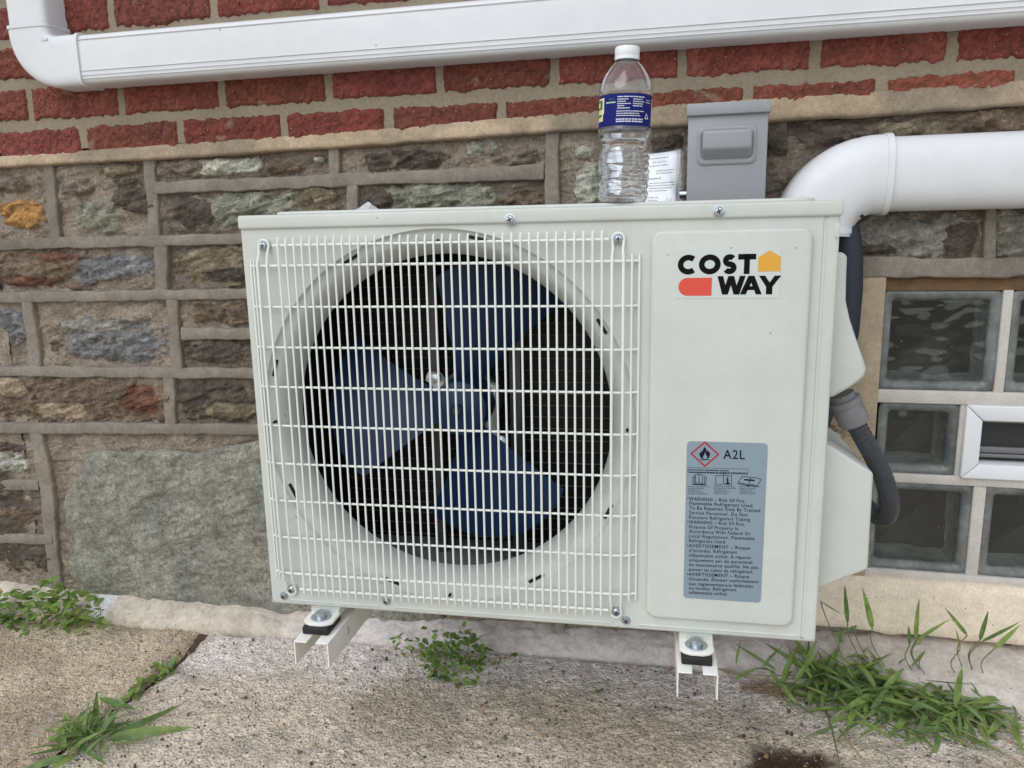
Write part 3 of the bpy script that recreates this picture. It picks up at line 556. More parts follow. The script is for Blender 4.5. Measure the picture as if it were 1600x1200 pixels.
# surround (tan mortar on the left, under the lintel a strip coloured brown for its shadow), grout sheet between the blocks
WB().box(SIDE_R - 0.012, xL + 0.001, -0.002, 0.06, z3b - 0.012, ztop + 0.03).build('jamb', M['jamb'], win, auto=None, bev=0.004)
WB().box(xL + 0.001, 1.3, 0.010, 0.082, ztop - 0.0005, WIN_TOP + 0.004).build('lintel_reveal', mat('reveal_shade_brown', lin(110, 86, 60), 0.9, var=[(40, 0.7, 1.2)], bump=[('noise', 200, 0.6, 0.003)]), win, auto=None)
WB().box(xL - 0.01, 1.3, 0.082, 0.1, z3b - 0.02, WIN_TOP + 0.02).build('dark_backing', M['vdark'], win, auto=None)  # dark board added to block the sky seen through the window
def rows():
    bw = gx(1558, 560) - xL; gp = gx(1572, 560) - gx(1558, 560)
    R = []
    x = xL
    while x < 1.25: R.append((x, x + bw, z1b, ztop)); x += bw + gp
    x0 = gx(1370, 690); x1 = gx(1496, 690); R.append((x0, x1, z2b, z2t))
    x = gx(1496, 690) + 0.40
    while x < 1.25: R.append((x, x + bw, z2b, z2t)); x += bw + gp
    a = gx(1515, 830); g2 = gx(1533, 830) - a; x = a - bw
    while x < 1.25: R.append((max(x, xL), x + bw, z3b, z3t)); x += bw + g2
    return R
BL = rows(); VX0, VX1 = gx(1502, 690), gx(1496, 690) + 0.385
WB().box(xL, 1.3, YG + 0.005, YG + 0.075, z3b - 0.012, z3b + 0.001).box(xL, 1.3, YG + 0.005, YG + 0.075, z1b - 0.001, ztop + 0.004).build('tmp')
bpy.data.objects.remove(bpy.data.objects['tmp'])
def grout_cells():
    for zb_, zt_, sel in ((z1b, ztop, 0), (z2b, z2t, 1), (z3b, z3t, 2)):
        bs = sorted(b for b in BL if abs(b[2] - zb_) < 1e-6); xs_ = []
        if sel == 1: bs = bs[:1] + [(VX0, VX1, zb_, zt_)] + bs[1:]
        for b, c2 in zip(bs[:-1], bs[1:]): WB().box(b[1] - 0.001, c2[0] + 0.001, YG - 0.003, YG + 0.07, zb_, zt_).build('grout_joint', M['grout'], win, auto=None, bev=0.002)
    for za, zb_ in ((z2t - 0.001, z1b + 0.001), (z3t - 0.001, z2b + 0.001), (z3b - 0.012, z3b + 0.001)):
        WB().box(xL, 1.3, YG - 0.005, YG + 0.07, za, zb_).build('grout_joint', M['grout'], win, auto=None, bev=0.002)
grout_cells()
for bi, (x0, x1, zb_, zt_) in enumerate(BL):
    gb = empty('glass_block'); gb.parent = win; gb.location = wv(x0, YG, zb_); bw, bh = x1 - x0, zt_ - zb_
    n = 0.016; levels = [(0.0, 0.002), (0.004, -0.001), (0.009, 0.0), (0.0145, 0.004), (n, 0.007), (n + 0.003, 0.02), (n + 0.006, 0.062)]; V = []; Fc = []; K = 0
    for ins, y in levels:
        ring = rrect(ins, bw - ins, ins, bh - ins, max(0.004, 0.011 - ins * 0.3), 4); K = len(ring); V += [(a, y, b) for a, b in ring]
    Fc = [(i * K + k, i * K + (k + 1) % K, (i + 1) * K + (k + 1) % K, (i + 1) * K + k) for i in range(len(levels) - 1) for k in range(K)] + [tuple((len(levels) - 1) * K + k for k in range(K))]
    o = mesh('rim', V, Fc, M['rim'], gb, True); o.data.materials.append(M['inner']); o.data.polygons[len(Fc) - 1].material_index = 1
    nx, nz = 44, 40; a, b = np.meshgrid(np.linspace(n - 0.002, bw - n + 0.002, nx), np.linspace(n - 0.002, bh - n + 0.002, nz)); a, b = a.ravel(), b.ravel(); Pn = p3(a + bi, b, 1)
    f0 = 0.008 + 0.0020 * fbm(Pn * 22, 2, 3 + bi) + 0.0010 * fbm(p3(a + bi, b, 20, 70), 2, 7)
    f1 = 0.0145 + 0.0022 * fbm(Pn * 20 + 9, 2, 11 + bi); Vv = np.concatenate([np.stack([a, f0, b], 1), np.stack([a, f1, b], 1)]); gf = grid_faces(nx, nz); nn = nx * nz
    Fc = gf + [tuple(nn + i for i in f[::-1]) for f in gf]
    per = list(range(nx)) + [k * nx + nx - 1 for k in range(1, nz)] + [nz * nx - 1 - k for k in range(1, nx)] + [(nz - 1 - k) * nx for k in range(1, nz - 1)]
    Fc += [(per[i], nn + per[i], nn + per[(i + 1) % len(per)], per[(i + 1) % len(per)]) for i in range(len(per))]
    fix(mesh('pane', Vv, Fc, M['pane'], gb, True))
# vent window: mitred white frame, dark opening with louver bars
vent = empty('vent'); vent.parent = win; vent.location = wv(VX0, YG, z2b); vw, vh = VX1 - VX0, z2t - z2b; fw = 0.026
for a0, a1, b0, b1 in (((0, 0), (vw, 0), (vw - fw, fw), (fw, fw)), ((vw, 0), (vw, vh), (vw - fw, vh - fw), (vw - fw, fw)), ((vw, vh), (0, vh), (fw, vh - fw), (vw - fw, vh - fw)), ((0, vh), (0, 0), (fw, fw), (fw, vh - fw))):
    qd = [a0, a1, b0, b1]; cxq = np.mean(qd, 0); qd = [tuple(np.array(p) + (cxq - np.array(p)) * 0.004) for p in qd]
    MB().prism(qd, 1, -0.012, 0.03).build('frame_rail', M['vinyl'], vent, auto=None, bev=0.0025)
MB().box(0.003, vw - 0.003, 0.012, 0.05, -0.004 + 0.006, vh - 0.004).build('outer_frame', M['vinyl'], vent, auto=None) if False else None
MB().box(fw - 0.004, vw - fw + 0.004, 0.02, 0.028, fw - 0.004, vh - fw + 0.004).build('dark_opening', M['vdark'], vent, auto=None)
ih = vh - 2 * fw
for k, (zz_, hh, m_) in enumerate(((fw + ih * 0.10, 0.006, 'vgrey'), (fw + ih * 0.2, 0.010, 'vgrey'), (fw + ih * 0.9, 0.007, 'vgrey'))):
    MB().box(fw - 0.002, vw - fw + 0.002, 0.008 + 0.002 * k, 0.019, zz_, zz_ + hh).build('louver', M[m_], vent, auto=None, bev=0.001)
# sill
xs_ = np.arange(SIDE_R - 0.075, 1.3, 0.006); SB = W(1500, 988)[2]
tvv = np.array([0, 0.02, 0.05, 0.2, 0.4, 0.6, 0.8, 0.94, 0.98, 1.0]); yvv = np.array([YG + 0.03, 0.002, -0.004, -0.007, -0.009, -0.011, -0.013, -0.014, -0.008, 0.02]); zvv = np.array([0, 0, 0.02, 0.2, 0.4, 0.6, 0.8, 0.94, 0.985, 1.0])
X, T = np.meshgrid(xs_, zvv); Xf = X.ravel(); zz_ = (z3b - 0.011) + (SB - z3b) * T.ravel() + (T.ravel() > 0.9) * 0.006 * fbm(p3(Xf, Xf * 0, 20), 3); yy_ = np.repeat(yvv, len(xs_)) - 0.0035 * fbm(p3(Xf, zz_, 12), 3, 5)
mesh('sill', np.stack([Xf - SIDE_R, yy_, zz_ - WIN_BOT], 1), grid_faces(len(xs_), len(zvv)), M['sill'], win, True)

# ================================================================== AIR CONDITIONER
UW_, UD_, UH_ = 0.765, 0.292, 0.5624
_c = AW(UW_ / 2, UD_ / 2, 0)
ac = tag(empty('air_conditioner', _c, AC_ANG), 'off-white outdoor air conditioner with wire fan grille and service panel, on wall brackets', 'air conditioner')
def L(u, d, v): return (u - UW_ / 2, d - UD_ / 2, v)
class AB(MB):
    def build(s, name, mat=None, parent=None, **k):
        s.v = [L(*p) for p in s.v] if parent is ac or parent in acparts else s.v
        return MB.build(s, name, mat, parent, **k)
acparts = []
def acpart(name):
    o = empty(name); o.parent = ac; acparts.append(o); return o
# lid
lid = AB().box(-0.0008, UW_ + 0.0012, -0.0045, UD_ + 0.004, 0.5440, 0.5624).build('lid', M['ac'], ac, bev=0.0035, seg=4); acparts.append(lid)
AB().prism(rrect(0.036, 0.742, 0.022, UD_ - 0.03, 0.02), 2, 0.5610, 0.5670).build('raised_top', M['ac'], lid, bev=0.003, seg=3)
# cabinet
AB().box(0.002, 0.0035, 0.010, UD_, 0.004, 0.5445).build('side_panel', M['ac'], ac)
AB().box(UW_ - 0.0035, UW_ - 0.002, 0.018, UD_, 0.004, 0.5445).build('side_panel', M['ac'], ac)
AB().box(0.004, UW_ - 0.004, 0.010, UD_ - 0.002, 0.001, 0.012).build('base_pan', M['pan'], ac)
AB().box(0.53, 0.534, 0.05, UD_ - 0.03, 0.012, 0.543).build('divider', M['coil'], ac)
coil = AB().box(0.006, 0.528, 0.250, 0.288, 0.013, 0.542).build('coil', M['coil'], ac); acparts.append(coil)
AB().box(0.006, 0.026, 0.056, 0.2495, 0.013, 0.542).build('coil_dark_liner', M['coil'], coil)  # black liner added to darken the interior, placed as the coil's side run
t = AB()
for k in range(27): t.tube([(0.010, 0.246, 0.02 + 0.0195 * k), (0.526, 0.246, 0.02 + 0.0195 * k)], 0.0011, 6)
t.build('coil_tubes', M['tube'], coil)['kind'] = 'stuff'
# front panel with the bell mouth of the fan
FC = (0.2725, 0.2815)
PR = [(0.2585, 0.0), (0.2572, 0.0022), (0.2555, 0.0042), (0.2535, 0.0055), (0.247, 0.0065), (0.2425, 0.0085), (0.2385, 0.0125), (0.234, 0.0185), (0.2295, 0.0265), (0.226, 0.036), (0.2255, 0.042), (0.2252, 0.050)]
NA = 160; X0, X1, Z0, Z1 = 0.0045, 0.5400, 0.0055, 0.5445
V = []; ring_out = []
for k in range(NA):
    a = 2 * math.pi * k / NA; dx, dz = math.cos(a), math.sin(a)
    s_ = min(((X1 - FC[0]) / dx) if dx > 1e-9 else 9, ((X0 - FC[0]) / dx) if dx < -1e-9 else 9, ((Z1 - FC[1]) / dz) if dz > 1e-9 else 9, ((Z0 - FC[1]) / dz) if dz < -1e-9 else 9)
    V.append((FC[0] + dx * s_, 0, FC[1] + dz * s_))
corn = [(X1, Z0), (X1, Z1), (X0, Z1), (X0, Z0)]
for cxx, czz in corn:                                       # snap the nearest ray to each corner
    i = min(range(NA), key=lambda q: (V[q][0] - cxx) ** 2 + (V[q][2] - czz) ** 2); V[i] = (cxx, 0, czz)
for r, d in PR: V += [(FC[0] + r * math.cos(2 * math.pi * k / NA), d, FC[1] + r * math.sin(2 * math.pi * k / NA)) for k in range(NA)]
Fc = [(i * NA + k, i * NA + (k + 1) % NA, (i + 1) * NA + (k + 1) % NA, (i + 1) * NA + k) for i in range(len(PR)) for k in range(NA)]
fp = AB().add(V, Fc)
# right hand part: flat sheet and folded edges all round (rounded returns)
def sheet(x0, x1, z0, z1): fp.add([(x0, 0, z0), (x1, 0, z0), (x1, 0, z1), (x0, 0, z1)], [(0, 1, 2, 3)])
sheet(X1, 0.7450, Z0, Z1)
bead = [(0.7450, 0), (0.7465, 0.0016), (0.7490, 0.0016), (0.7505, 0), (0.7590, 0.0), (0.7622, 0.0006), (0.7638, 0.0020), (0.7645, 0.0045), (0.7648, 0.008), (0.7648, 0.03)]
for (a, da), (b, db) in zip(bead[:-1], bead[1:]): fp.add([(a, da, Z0), (b, db, Z0), (b, db, Z1), (a, da, Z1)], [(0, 1, 2, 3)])
lf = [(X0, 0), (0.0022, 0.0004), (0.0008, 0.0014), (0.0002, 0.003), (0.0, 0.005), (0.0, 0.03)]
for (a, da), (b, db) in zip(lf[:-1], lf[1:]): fp.add([(a, da, Z0), (b, db, Z0), (b, db, Z1), (a, da, Z1)], [(0, 1, 2, 3)])
bt = [(Z0, 0), (0.0032, 0.0004), (0.0013, 0.0016), (0.0003, 0.004), (0.0, 0.03)]
for (a, da), (b, db) in zip(bt[:-1], bt[1:]): fp.add([(X0 - 0.004, da, a), (X0 - 0.004, db, b), (0.7625, db, b), (0.7625, da, a)], [(0, 1, 2, 3)])
front = fp.build('front_panel', M['ac'], ac, auto=35); acparts.append(front)
# raised service panel
AB().prism(rrect(0.5465, 0.7335, 0.0235, 0.5315, 0.014, 8), 1, -0.0085, 0.002).build('service_panel', M['ac'], ac, bev=0.0042, seg=4)
# stiffening beads along the bottom edge
for (p0, p1) in (((455, 938), (594, 947)), ((617, 951), (955, 975)), ((998, 984), (1247, 1002))):
    a, b = A(*p0), A(*p1); AB().tube([(a[0], 0.0005, 0.0085), (b[0], 0.0005, 0.0085)], 0.0019, 8).build('bead', M['ac'], front)
# slots and small holes
for px, py, ln in ((552, 412, .024), (745, 372, .026), (940, 510, .022), (430, 575, .024), (455, 768, .022), (612, 912, .022), (840, 907, .024), (952, 800, .022)):
    p = A(px, py, 0.005); a = math.atan2(p[2] - FC[1], p[0] - FC[0]); tx, tz = -math.sin(a), math.cos(a); nx_, nz_2 = math.cos(a), math.sin(a); cu_, cv_ = FC[0] + 0.2508 * nx_, FC[1] + 0.2508 * nz_2
    q = [(cu_ + tx * ln / 2 * s1 + nx_ * 0.0020 * s2, cv_ + tz * ln / 2 * s1 + nz_2 * 0.0020 * s2) for s1, s2 in ((-1, -1), (1, -1), (1, 1), (-1, 1))]
    AB().prism(q, 1, 0.0042, 0.0075).build('slot', M['slot'], front)
for px, py in ((683, 376), (428, 660), (980, 673), (702, 931)):
    p = A(px, py, 0.0); AB().lathe([(0.0018, -0.0004), (0.0018, 0.007)], 10, 1, (p[0], 0, p[2])).build('hole', M['slot'], front)
for px, py in ((1043, 397), (1142, 386), (1243, 386)):
    p = A(px, py, -0.0085); AB().lathe([(0.0, -0.0097), (0.0012, -0.0093), (0.0018, -0.0085)], 10, 1, (p[0], 0, p[2])).build('dimple', M['ac'], ac)
p = A(1308, 356, 0.002); AB().prism(rrect(p[0] - 0.003, p[0] + 0.003, p[2] - 0.012, p[2] + 0.006, 0.0028), 1, -0.001, 0.006).build('embossed_tab', M['ac'], front, bev=0.0008)
# screws
def screw(px, py, d, r=0.0054, m='zinc', par=ac):
    p = A(px, py, d); b = AB(); b.lathe([(r * 1.35, d), (r * 1.35, d - 0.0008), (r, d - 0.0010), (r, d - 0.003), (r * 0.8, d - 0.0042), (0.0, d - 0.0046)], 18, 1, (p[0], 0, p[2]))
    o = b.build('screw', M[m], par); cross = AB()
    for a in (0.4, 0.4 + math.pi / 2):
        cu, cs = math.cos(a), math.sin(a); q = [(p[0] + cu * r * 0.6 * s1 - cs * 0.0007 * s2, p[2] + cs * r * 0.6 * s1 + cu * 0.0007 * s2) for s1, s2 in ((-1, -1), (1, -1), (1, 1), (-1, 1))]
        cross.prism(q, 1, d - 0.0047, d - 0.0040)
    acparts.append(o); cross.build('drive', M['slot'], o)
for px, py in ((797, 343), (1123, 330)): screw(px, py, -0.0047)
for px, py in ((444, 931), (604, 939), (978, 969)): screw(px, py, -0.0002, 0.0045)
# wire grille
gr = acpart('grille'); GD = -0.0125
mainu = np.linspace(0.0593, 0.4868, 39)
HV = [0.4955 - 0.05505 * k for k in range(9)]
def wire(pts, r): 
    return AB().tube(pts, r, 8).build('wire', M['wire'], gr)
for u in mainu:
    wob = 0.0003 * (RNG.random() - 0.5); wire([(u, GD + 0.0035, 0.5325), (u, GD + 0.0005, 0.527), (u + wob, GD, 0.515), (u + wob, GD, 0.28), (u - wob, GD, 0.04), (u, GD + 0.0005, 0.026), (u, GD + 0.0035, 0.0215)], 0.00145)
loops = []
for side, us, uo in ((0, (0.0346 - 0.0055, 0.0346 + 0.0062), (0.0135, 0.0200)), (1, (0.5065 - 0.0062, 0.5065 + 0.0058), (0.5325, 0.5235))):
    cu = sum(us) / 2; ua, ub = us; wl_, wr_ = ua - 0.001, ub + 0.001
    top, bot = 0.5225, 0.0262
    def halfloop(cv, sg):                                  # narrow neck, then an eye round the screw
        P = []; 
        for k in range(9):
            a = math.pi * k / 8; P.append((cu - 0.0072 * math.cos(a), GD + 0.0085, cv + sg * 0.0072 * math.sin(a)))
        return P
    up = halfloop(top, 1); dn = halfloop(bot, -1)
    wire([(dn[0][0], GD + 0.0085, bot), (ua - 0.0002, GD + 0.006, bot + 0.010), (wl_, GD + 0.001, bot + 0.020), (wl_, GD, 0.28), (wl_, GD, 0.500), (ua - 0.0002, GD + 0.005, 0.511)] + up + [(ub + 0.0002, GD + 0.005, 0.511), (wr_, GD, 0.500), (wr_, GD, 0.28), (wr_, GD + 0.001, bot + 0.020), (ub + 0.0002, GD + 0.006, bot + 0.010)] + dn[::-1][:-1], 0.0018)
    for j, uu in enumerate(uo): 
        off = (0.0095, 0.005)[j]
        wire([(uu, GD + off + 0.001, 0.5040), (uu, GD + off, 0.495), (uu, GD + off, 0.05), (uu, GD + off + 0.001, 0.0445)], 0.0015)
for k, v in enumerate(HV):
    r = 0.0018 if k in (0, 8) else 0.0016
    wire([(0.0135, GD + 0.0105, v), (0.019, GD + 0.0075, v), (0.028, GD + 0.0040, v), (0.05, GD + 0.0028, v), (0.27, GD + 0.0026, v), (0.50, GD + 0.0028, v), (0.518, GD + 0.0042, v), (0.527, GD + 0.0075, v), (0.5325, GD + 0.0105, v)], r)
wire([(0.0500, GD + 0.0028, 0.5221), (0.4950, GD + 0.0028, 0.5221)], 0.0018); wire([(0.0520, GD + 0.0028, 0.0315), (0.4965, GD + 0.0028, 0.0315)], 0.0018)
for u, v in ((0.0346, 0.5225), (0.5065, 0.5225), (0.0352, 0.0262), (0.5068, 0.0262)):
    b = AB(); r = 0.0052; b.lathe([(r * 1.3, 0.0005), (r * 1.3, -0.004), (r, -0.0042), (r, -0.0062), (r * 0.75, -0.0076), (0, -0.008)], 18, 1, (u, 0, v)); o = b.build('screw', M['zinc'], ac); acparts.append(o)
    AB().box(u - 0.003, u + 0.003, -0.0082, -0.0074, v - 0.0006, v + 0.0006).box(u - 0.0006, u + 0.0006, -0.00825, -0.0074, v - 0.003, v + 0.003).build('drive', M['slot'], o)
# fan, motor and its stand
HUB = (FC[0], 0.105, FC[1])
fan = acpart('fan')
AB().lathe([(0.0, 0.078), (0.008, 0.078), (0.010, 0.083), (0.030, 0.086), (0.040, 0.092), (0.043, 0.105), (0.043, 0.150)], 36, 1, (HUB[0], 0, HUB[2])).build('hub', M['fan'], fan)
AB().lathe([(0.0, 0.072), (0.005, 0.072), (0.0065, 0.078), (0.0065, 0.084)], 6, 1, (HUB[0], 0, HUB[2])).build('shaft_nut', M['motor'], fan)
for ac_deg, hw in ((187, 26), (75, 21), (-72, 31)):
    V = []; nr, na_ = 16, 18
    for i in range(nr):
        r = 0.036 + (0.217 - 0.036) * i / (nr - 1); f_ = i / (nr - 1); half = math.radians(hw + 6 * f_); skew = math.radians(-3 * f_)
        for j in range(na_):
            s_ = j / (na_ - 1) * 2 - 1; a = math.radians(ac_deg) + skew + s_ * half; rr2 = r * (1 - 0.05 * f_ ** 4 * s_ ** 2 - 0.06 * f_ ** 6 * max(0, s_) ** 2)
            d = 0.122 - 0.036 * s_ * (0.5 + 0.55 * f_) + 0.010 * s_ ** 2 * f_ + 0.004 * f_
            V.append((HUB[0] + rr2 * math.cos(a), d, HUB[2] + rr2 * math.sin(a)))
    gf = grid_faces(na_, nr); n0 = len(V); V2 = V + [(p[0], p[1] + 0.0022, p[2]) for p in V]
    per = list(range(na_)) + [k * na_ + na_ - 1 for k in range(1, nr)] + [nr * na_ - 1 - k for k in range(1, na_)] + [(nr - 1 - k) * na_ for k in range(1, nr - 1)]
    AB().add(V2, gf + [tuple(n0 + i for i in f[::-1]) for f in gf] + [(per[i], n0 + per[i], n0 + per[(i + 1) % len(per)], per[(i + 1) % len(per)]) for i in range(len(per))]).build('blade', M['fan'], fan)
mst = acpart('motor_stand')
for px0 in ((677, 500), (806, 620)):
    p = A(*px0, 0.195); AB().box(p[0] - 0.009, p[0] + 0.009, 0.190, 0.205, 0.012, 0.542).build('upright', M['motor'], mst, bev=0.001)
AB().lathe([(0.0, 0.150), (0.040, 0.150), (0.048, 0.156), (0.048, 0.205), (0.040, 0.215), (0, 0.215)], 32, 1, (HUB[0], 0, HUB[2])).build('motor', M['motor'], mst)
for pl in (((772, 600), (764, 630), (762, 660), (772, 690), (790, 700)), ((668, 588), (682, 592), (690, 606))):
    P = [A(*q, 0.150) for q in pl]; b = AB(); 
    b.tube([(q[0], 0.150, q[2]) for q in P], [0.008, 0.012, 0.014, 0.012, 0.009][:len(P)], 8); b.build('motor_clip_glare', M['clip'], mst)  # pale clip pieces; the right one is enlarged as the glare beside the hub
p = A(783, 690, 0.14); AB().lathe([(0.011, 0.146), (0.011, 0.136), (0.007, 0.132), (0, 0.131)], 16, 1, (p[0], 0, p[2])).build('clip_screw', M['zinc'], mst)
p = A(681, 592, 0.14); AB().lathe([(0.008, 0.146), (0.008, 0.138), (0, 0.136)], 16, 1, (p[0], 0, p[2])).build('clip_screw', M['zinc'], mst)
# covers on the right side: cable cover above, valve cover below
pts = [A(*q, 0.03) for q in ((1312, 394), (1321, 394), (1325, 402), (1324, 430), (1323, 470), (1329, 498), (1340, 532), (1352, 566), (1355, 578), (1352, 588), (1343, 597), (1325, 609), (1303, 621))]
pl = [(p[0], p[2]) for p in pts]; pl = [(UW_ - 0.006, pl[0][1])] + pl + [(UW_ - 0.006, pl[-1][1] - 0.003)]
MBp = AB(); n = len(pl); MBp.add([(a, 0.030, b) for a, b in pl] + [(a, 0.145, b) for a, b in pl], [tuple(range(n)), tuple(range(2 * n - 1, n - 1, -1))] + [(i, n + i, n + (i + 1) % n, (i + 1) % n) for i in range(n)])
MBp.build('cable_cover', M['ac'], ac, bev=0.006, seg=4)
pts = [A(*q, 0.035) for q in ((1299, 697), (1366, 740), (1357, 891), (1312, 908), (1283, 921))]; pl = [(UW_ - 0.006, pts[0][2] + 0.004)] + [(p[0], p[2]) for p in pts] + [(UW_ - 0.006, pts[-1][2])]
MBp = AB(); n = len(pl); MBp.add([(a, 0.035, b) for a, b in pl] + [(a, 0.235, b) for a, b in pl], [tuple(range(n)), tuple(range(2 * n - 1, n - 1, -1))] + [(i, n + i, n + (i + 1) % n, (i + 1) % n) for i in range(n)])
MBp.build('valve_cover', M['ac'], ac, bev=0.005, seg=4)
# mounting feet, rubber pads and bolts (front pair in view, rear pair under the back)
for u0 in (0.0865, 0.6122):
    for front_ in (1, 0):
        d0 = -0.040 if front_ else UD_ + 0.036; d1 = 0.03 if front_ else UD_ - 0.03; sg = 1 if front_ else -1
        poly = [(u0 - 0.022, d1), (u0 - 0.022, d0 + sg * 0.010), (u0 - 0.016, d0 + sg * 0.003), (u0 - 0.008, d0), (u0 + 0.008, d0), (u0 + 0.016, d0 + sg * 0.003), (u0 + 0.022, d0 + sg * 0.010), (u0 + 0.022, d1)]
        ft = AB().prism(poly, 2, -0.0090, -0.0045).build('foot', M['bracket'], ac, bev=0.001); acparts.append(ft)
        cd = d0 + sg * 0.020
        AB().lathe([(0.0145, -0.0046), (0.0145, -0.0030), (0.0085, -0.0028), (0.0085, 0.0030), (0.007, 0.0042), (0, 0.0044)] if front_ else [(0.012, -0.0046), (0.012, -0.003), (0, -0.003)], 6 if not front_ else 24, 2, (u0, cd, 0)).build('bolt', M['zinc'], ft)
        AB().box(u0 - 0.0195, u0 + 0.0195, min(d0 - sg * 0.003, d0 + sg * 0.045), max(d0 - sg * 0.003, d0 + sg * 0.045), -0.0205, -0.0092).build('rubber_pad', M['black'], ft, bev=0.002)
    AB().box(u0 - 0.0215, u0 + 0.0215, -0.006, UD_ + 0.004, -0.0047, 0.001).build('foot_rail', M['ac'], ac)
# brand mark: pale film, lettering in two lines, house and pill
PD = -0.0088
logo = AB().prism(rrect(A(1056, 392, PD)[0], A(1221, 388, PD)[0], 0.4495, 0.5075, 0.001), 1, PD - 0.0002, PD + 0.0001).build('brand_mark', M['patch'], ac); acparts.append(logo)
def logo_poly(name, V2, Fc, m): return AB().add([(a, PD - 0.0005, b) for a, b in V2], Fc).build(name, M[m], logo, auto=None)
def ap(px, py): p = A(px, py, PD); return (p[0], p[2])
def letter(pls, wd):
    V = []; Fc = []
    for pl_, cl in pls:
        v, f = ribbon_poly(pl_, wd, cl); Fc += [tuple(i + len(V) for i in q) for q in f]; V += v
    return V, Fc
st = 0.0066; t0, t1 = ap(1075, 398)[1], ap(1075, 429)[1]; hm = (t0 + t1) / 2; rh = (t0 - t1) / 2 - st / 2
def lx(px, py=414): return ap(px, py)[0]
rC = (lx(1090) - lx(1059)) / 2
logo_poly('letter_c', *letter([(arc(lx(1059) + rC + 0.0008, hm, rC - st / 2 + 0.0008, rh, 48, 312), False)], st), 'lblack')
rO = (lx(1126) - lx(1092)) / 2
logo_poly('letter_o', *letter([(arc(lx(1092) + rO, hm, rO - st / 2, rh, 0, 351, 39), True)], st), 'lblack')
sx0, sx1 = lx(1129), lx(1151); sc_ = (sx0 + sx1) / 2; rs = rh / 2; rw = (sx1 - sx0) / 2 - st / 2
S_ = arc(sc_, hm + rs, rw * 0.95, rs, 35, 265, 16) + arc(sc_, hm - rs, rw, rs, 85, -150, 16)
logo_poly('letter_s', *letter([(S_, False)], st), 'lblack')
tx0, tx1 = lx(1153), lx(1181); logo_poly('letter_t', *letter([([(tx0, t0 - st / 2), (tx1, t0 - st / 2)], False), ([((tx0 + tx1) / 2, t0), ((tx0 + tx1) / 2, t1)], False)], st), 'lblack')
h0, h1, hb, hmid, ht = ap(1184, 424)[0], ap(1219, 424)[0], ap(1200, 424)[1], ap(1184, 402)[1], ap(1201, 391)[1]
logo_poly('house_symbol', [(h0, hb), (h1, hb), (h1, hmid), ((h0 + h1) / 2, ht), (h0, hmid)], [(0, 1, 2, 3, 4)], 'lorange')
q0, q1, qt, qb = ap(1060, 448)[0], ap(1112, 448)[0], ap(1090, 434)[1], ap(1090, 462)[1]; qr = (qt - qb) / 2
P_ = [(q1, qt)] + arc(q0 + qr, (qt + qb) / 2, qr, qr, 90, 270, 18) + [(q1, qb)]; logo_poly('pill_symbol', P_, [tuple(range(len(P_)))], 'lred')
y0, y1 = ap(1160, 431)[1], ap(1160, 460)[1]
def ly(px): return ap(px, 446)[0]
def bars(segs, hw=0.0037):                                  # straight strokes with level ends
    V = []; Fc = []
    for k, (xt, yt, xb, yb) in enumerate(segs):
        b = len(V); V += [(xt - hw, yt), (xb - hw, yb), (xb + hw, yb), (xt + hw, yt)]; Fc.append((b, b + 1, b + 2, b + 3))
    return V, Fc
def logo_bars(name, segs, hw=0.0037):
    V, Fc = bars(segs, hw); n4 = len(V); AB().add([(a, PD - 0.0005 - 0.00004 * (i // 4), b) for i, (a, b) in enumerate(V)], Fc).build(name, M['lblack'], logo, auto=None)
logo_bars('letter_w', [(ly(1125), y0, ly(1133), y1), (ly(1142), y0, ly(1133), y1), (ly(1142), y0, ly(1151), y1), (ly(1160), y0, ly(1151), y1)], 0.0033)
ab_ = (ly(1187) - ly(1160)); 
logo_bars('letter_a', [(ly(1173.5), y0, ly(1161), y1), (ly(1173.5), y0, ly(1186), y1)], 0.0034)
logo_poly('letter_a', [(ly(1163), y1 + 0.0052), (ly(1184), y1 + 0.0052), (ly(1182), y1 + 0.0098), (ly(1165), y1 + 0.0098)], [(0, 1, 2, 3)], 'lblack')
ym = (y0 + y1) / 2; logo_bars('letter_y', [(ly(1190), y0, ly(1202), ym - 0.002), (ly(1215), y0, ly(1202), ym - 0.002), (ly(1202), ym, ly(1202), y1)], 0.0036)
# warning sticker
stk = AB().prism(rrect(0.5945, 0.6925, 0.0560, 0.2695, 0.005), 1, PD - 0.0003, PD + 0.0001).build('warning_sticker', M['stick'], ac); acparts.append(stk)
def splace(a, b): return L(a, PD - 0.0006, b)
def zq(zx, zy): return ap(1040 + zx * 0.225, 670 + zy * 0.225)
LINES = [(150, 555, 485, '•WARNING – Risk Of Fire.'), (165, 610, 516, 'Flammable Refrigerant Used.'), (165, 655, 548, 'To Be Repaired Only By Trained'), (163, 570, 581, 'Service Personnel. Do Not'), (163, 593, 613, 'Puncture Refrigerant Tubing.'),
         (150, 550, 646, '•WARNING – Risk Of Fire.'), (163, 505, 679, 'Dispose Of Property In'), (163, 590, 711, 'Accordance With Federal Or'), (163, 617, 743, 'Local Regulations. Flammable'), (162, 420, 775, 'Refrigerant Used.'),
         (148, 585, 810, '•AVERTISSEMENT – Risque'), (162, 495, 843, "d'incendie. Réfrigérant"), (162, 595, 877, 'inflammable utilisé. À réparer'), (162, 600, 909, 'uniquement par du personnel'), (162, 640, 942, 'de maintenance qualifié. Ne pas'), (162, 610, 975, 'percer les tubes de réfrigérant.'),
         (148, 580, 1008, '•AVERTISSEMENT – Risque'), (162, 645, 1041, "d'incendie. Éliminer conformément"), (161, 605, 1074, 'aux réglementations fédérales'), (161, 490, 1104, 'ou locales. Réfrigérant'), (161, 430, 1135, 'inflammable utilisé.')]
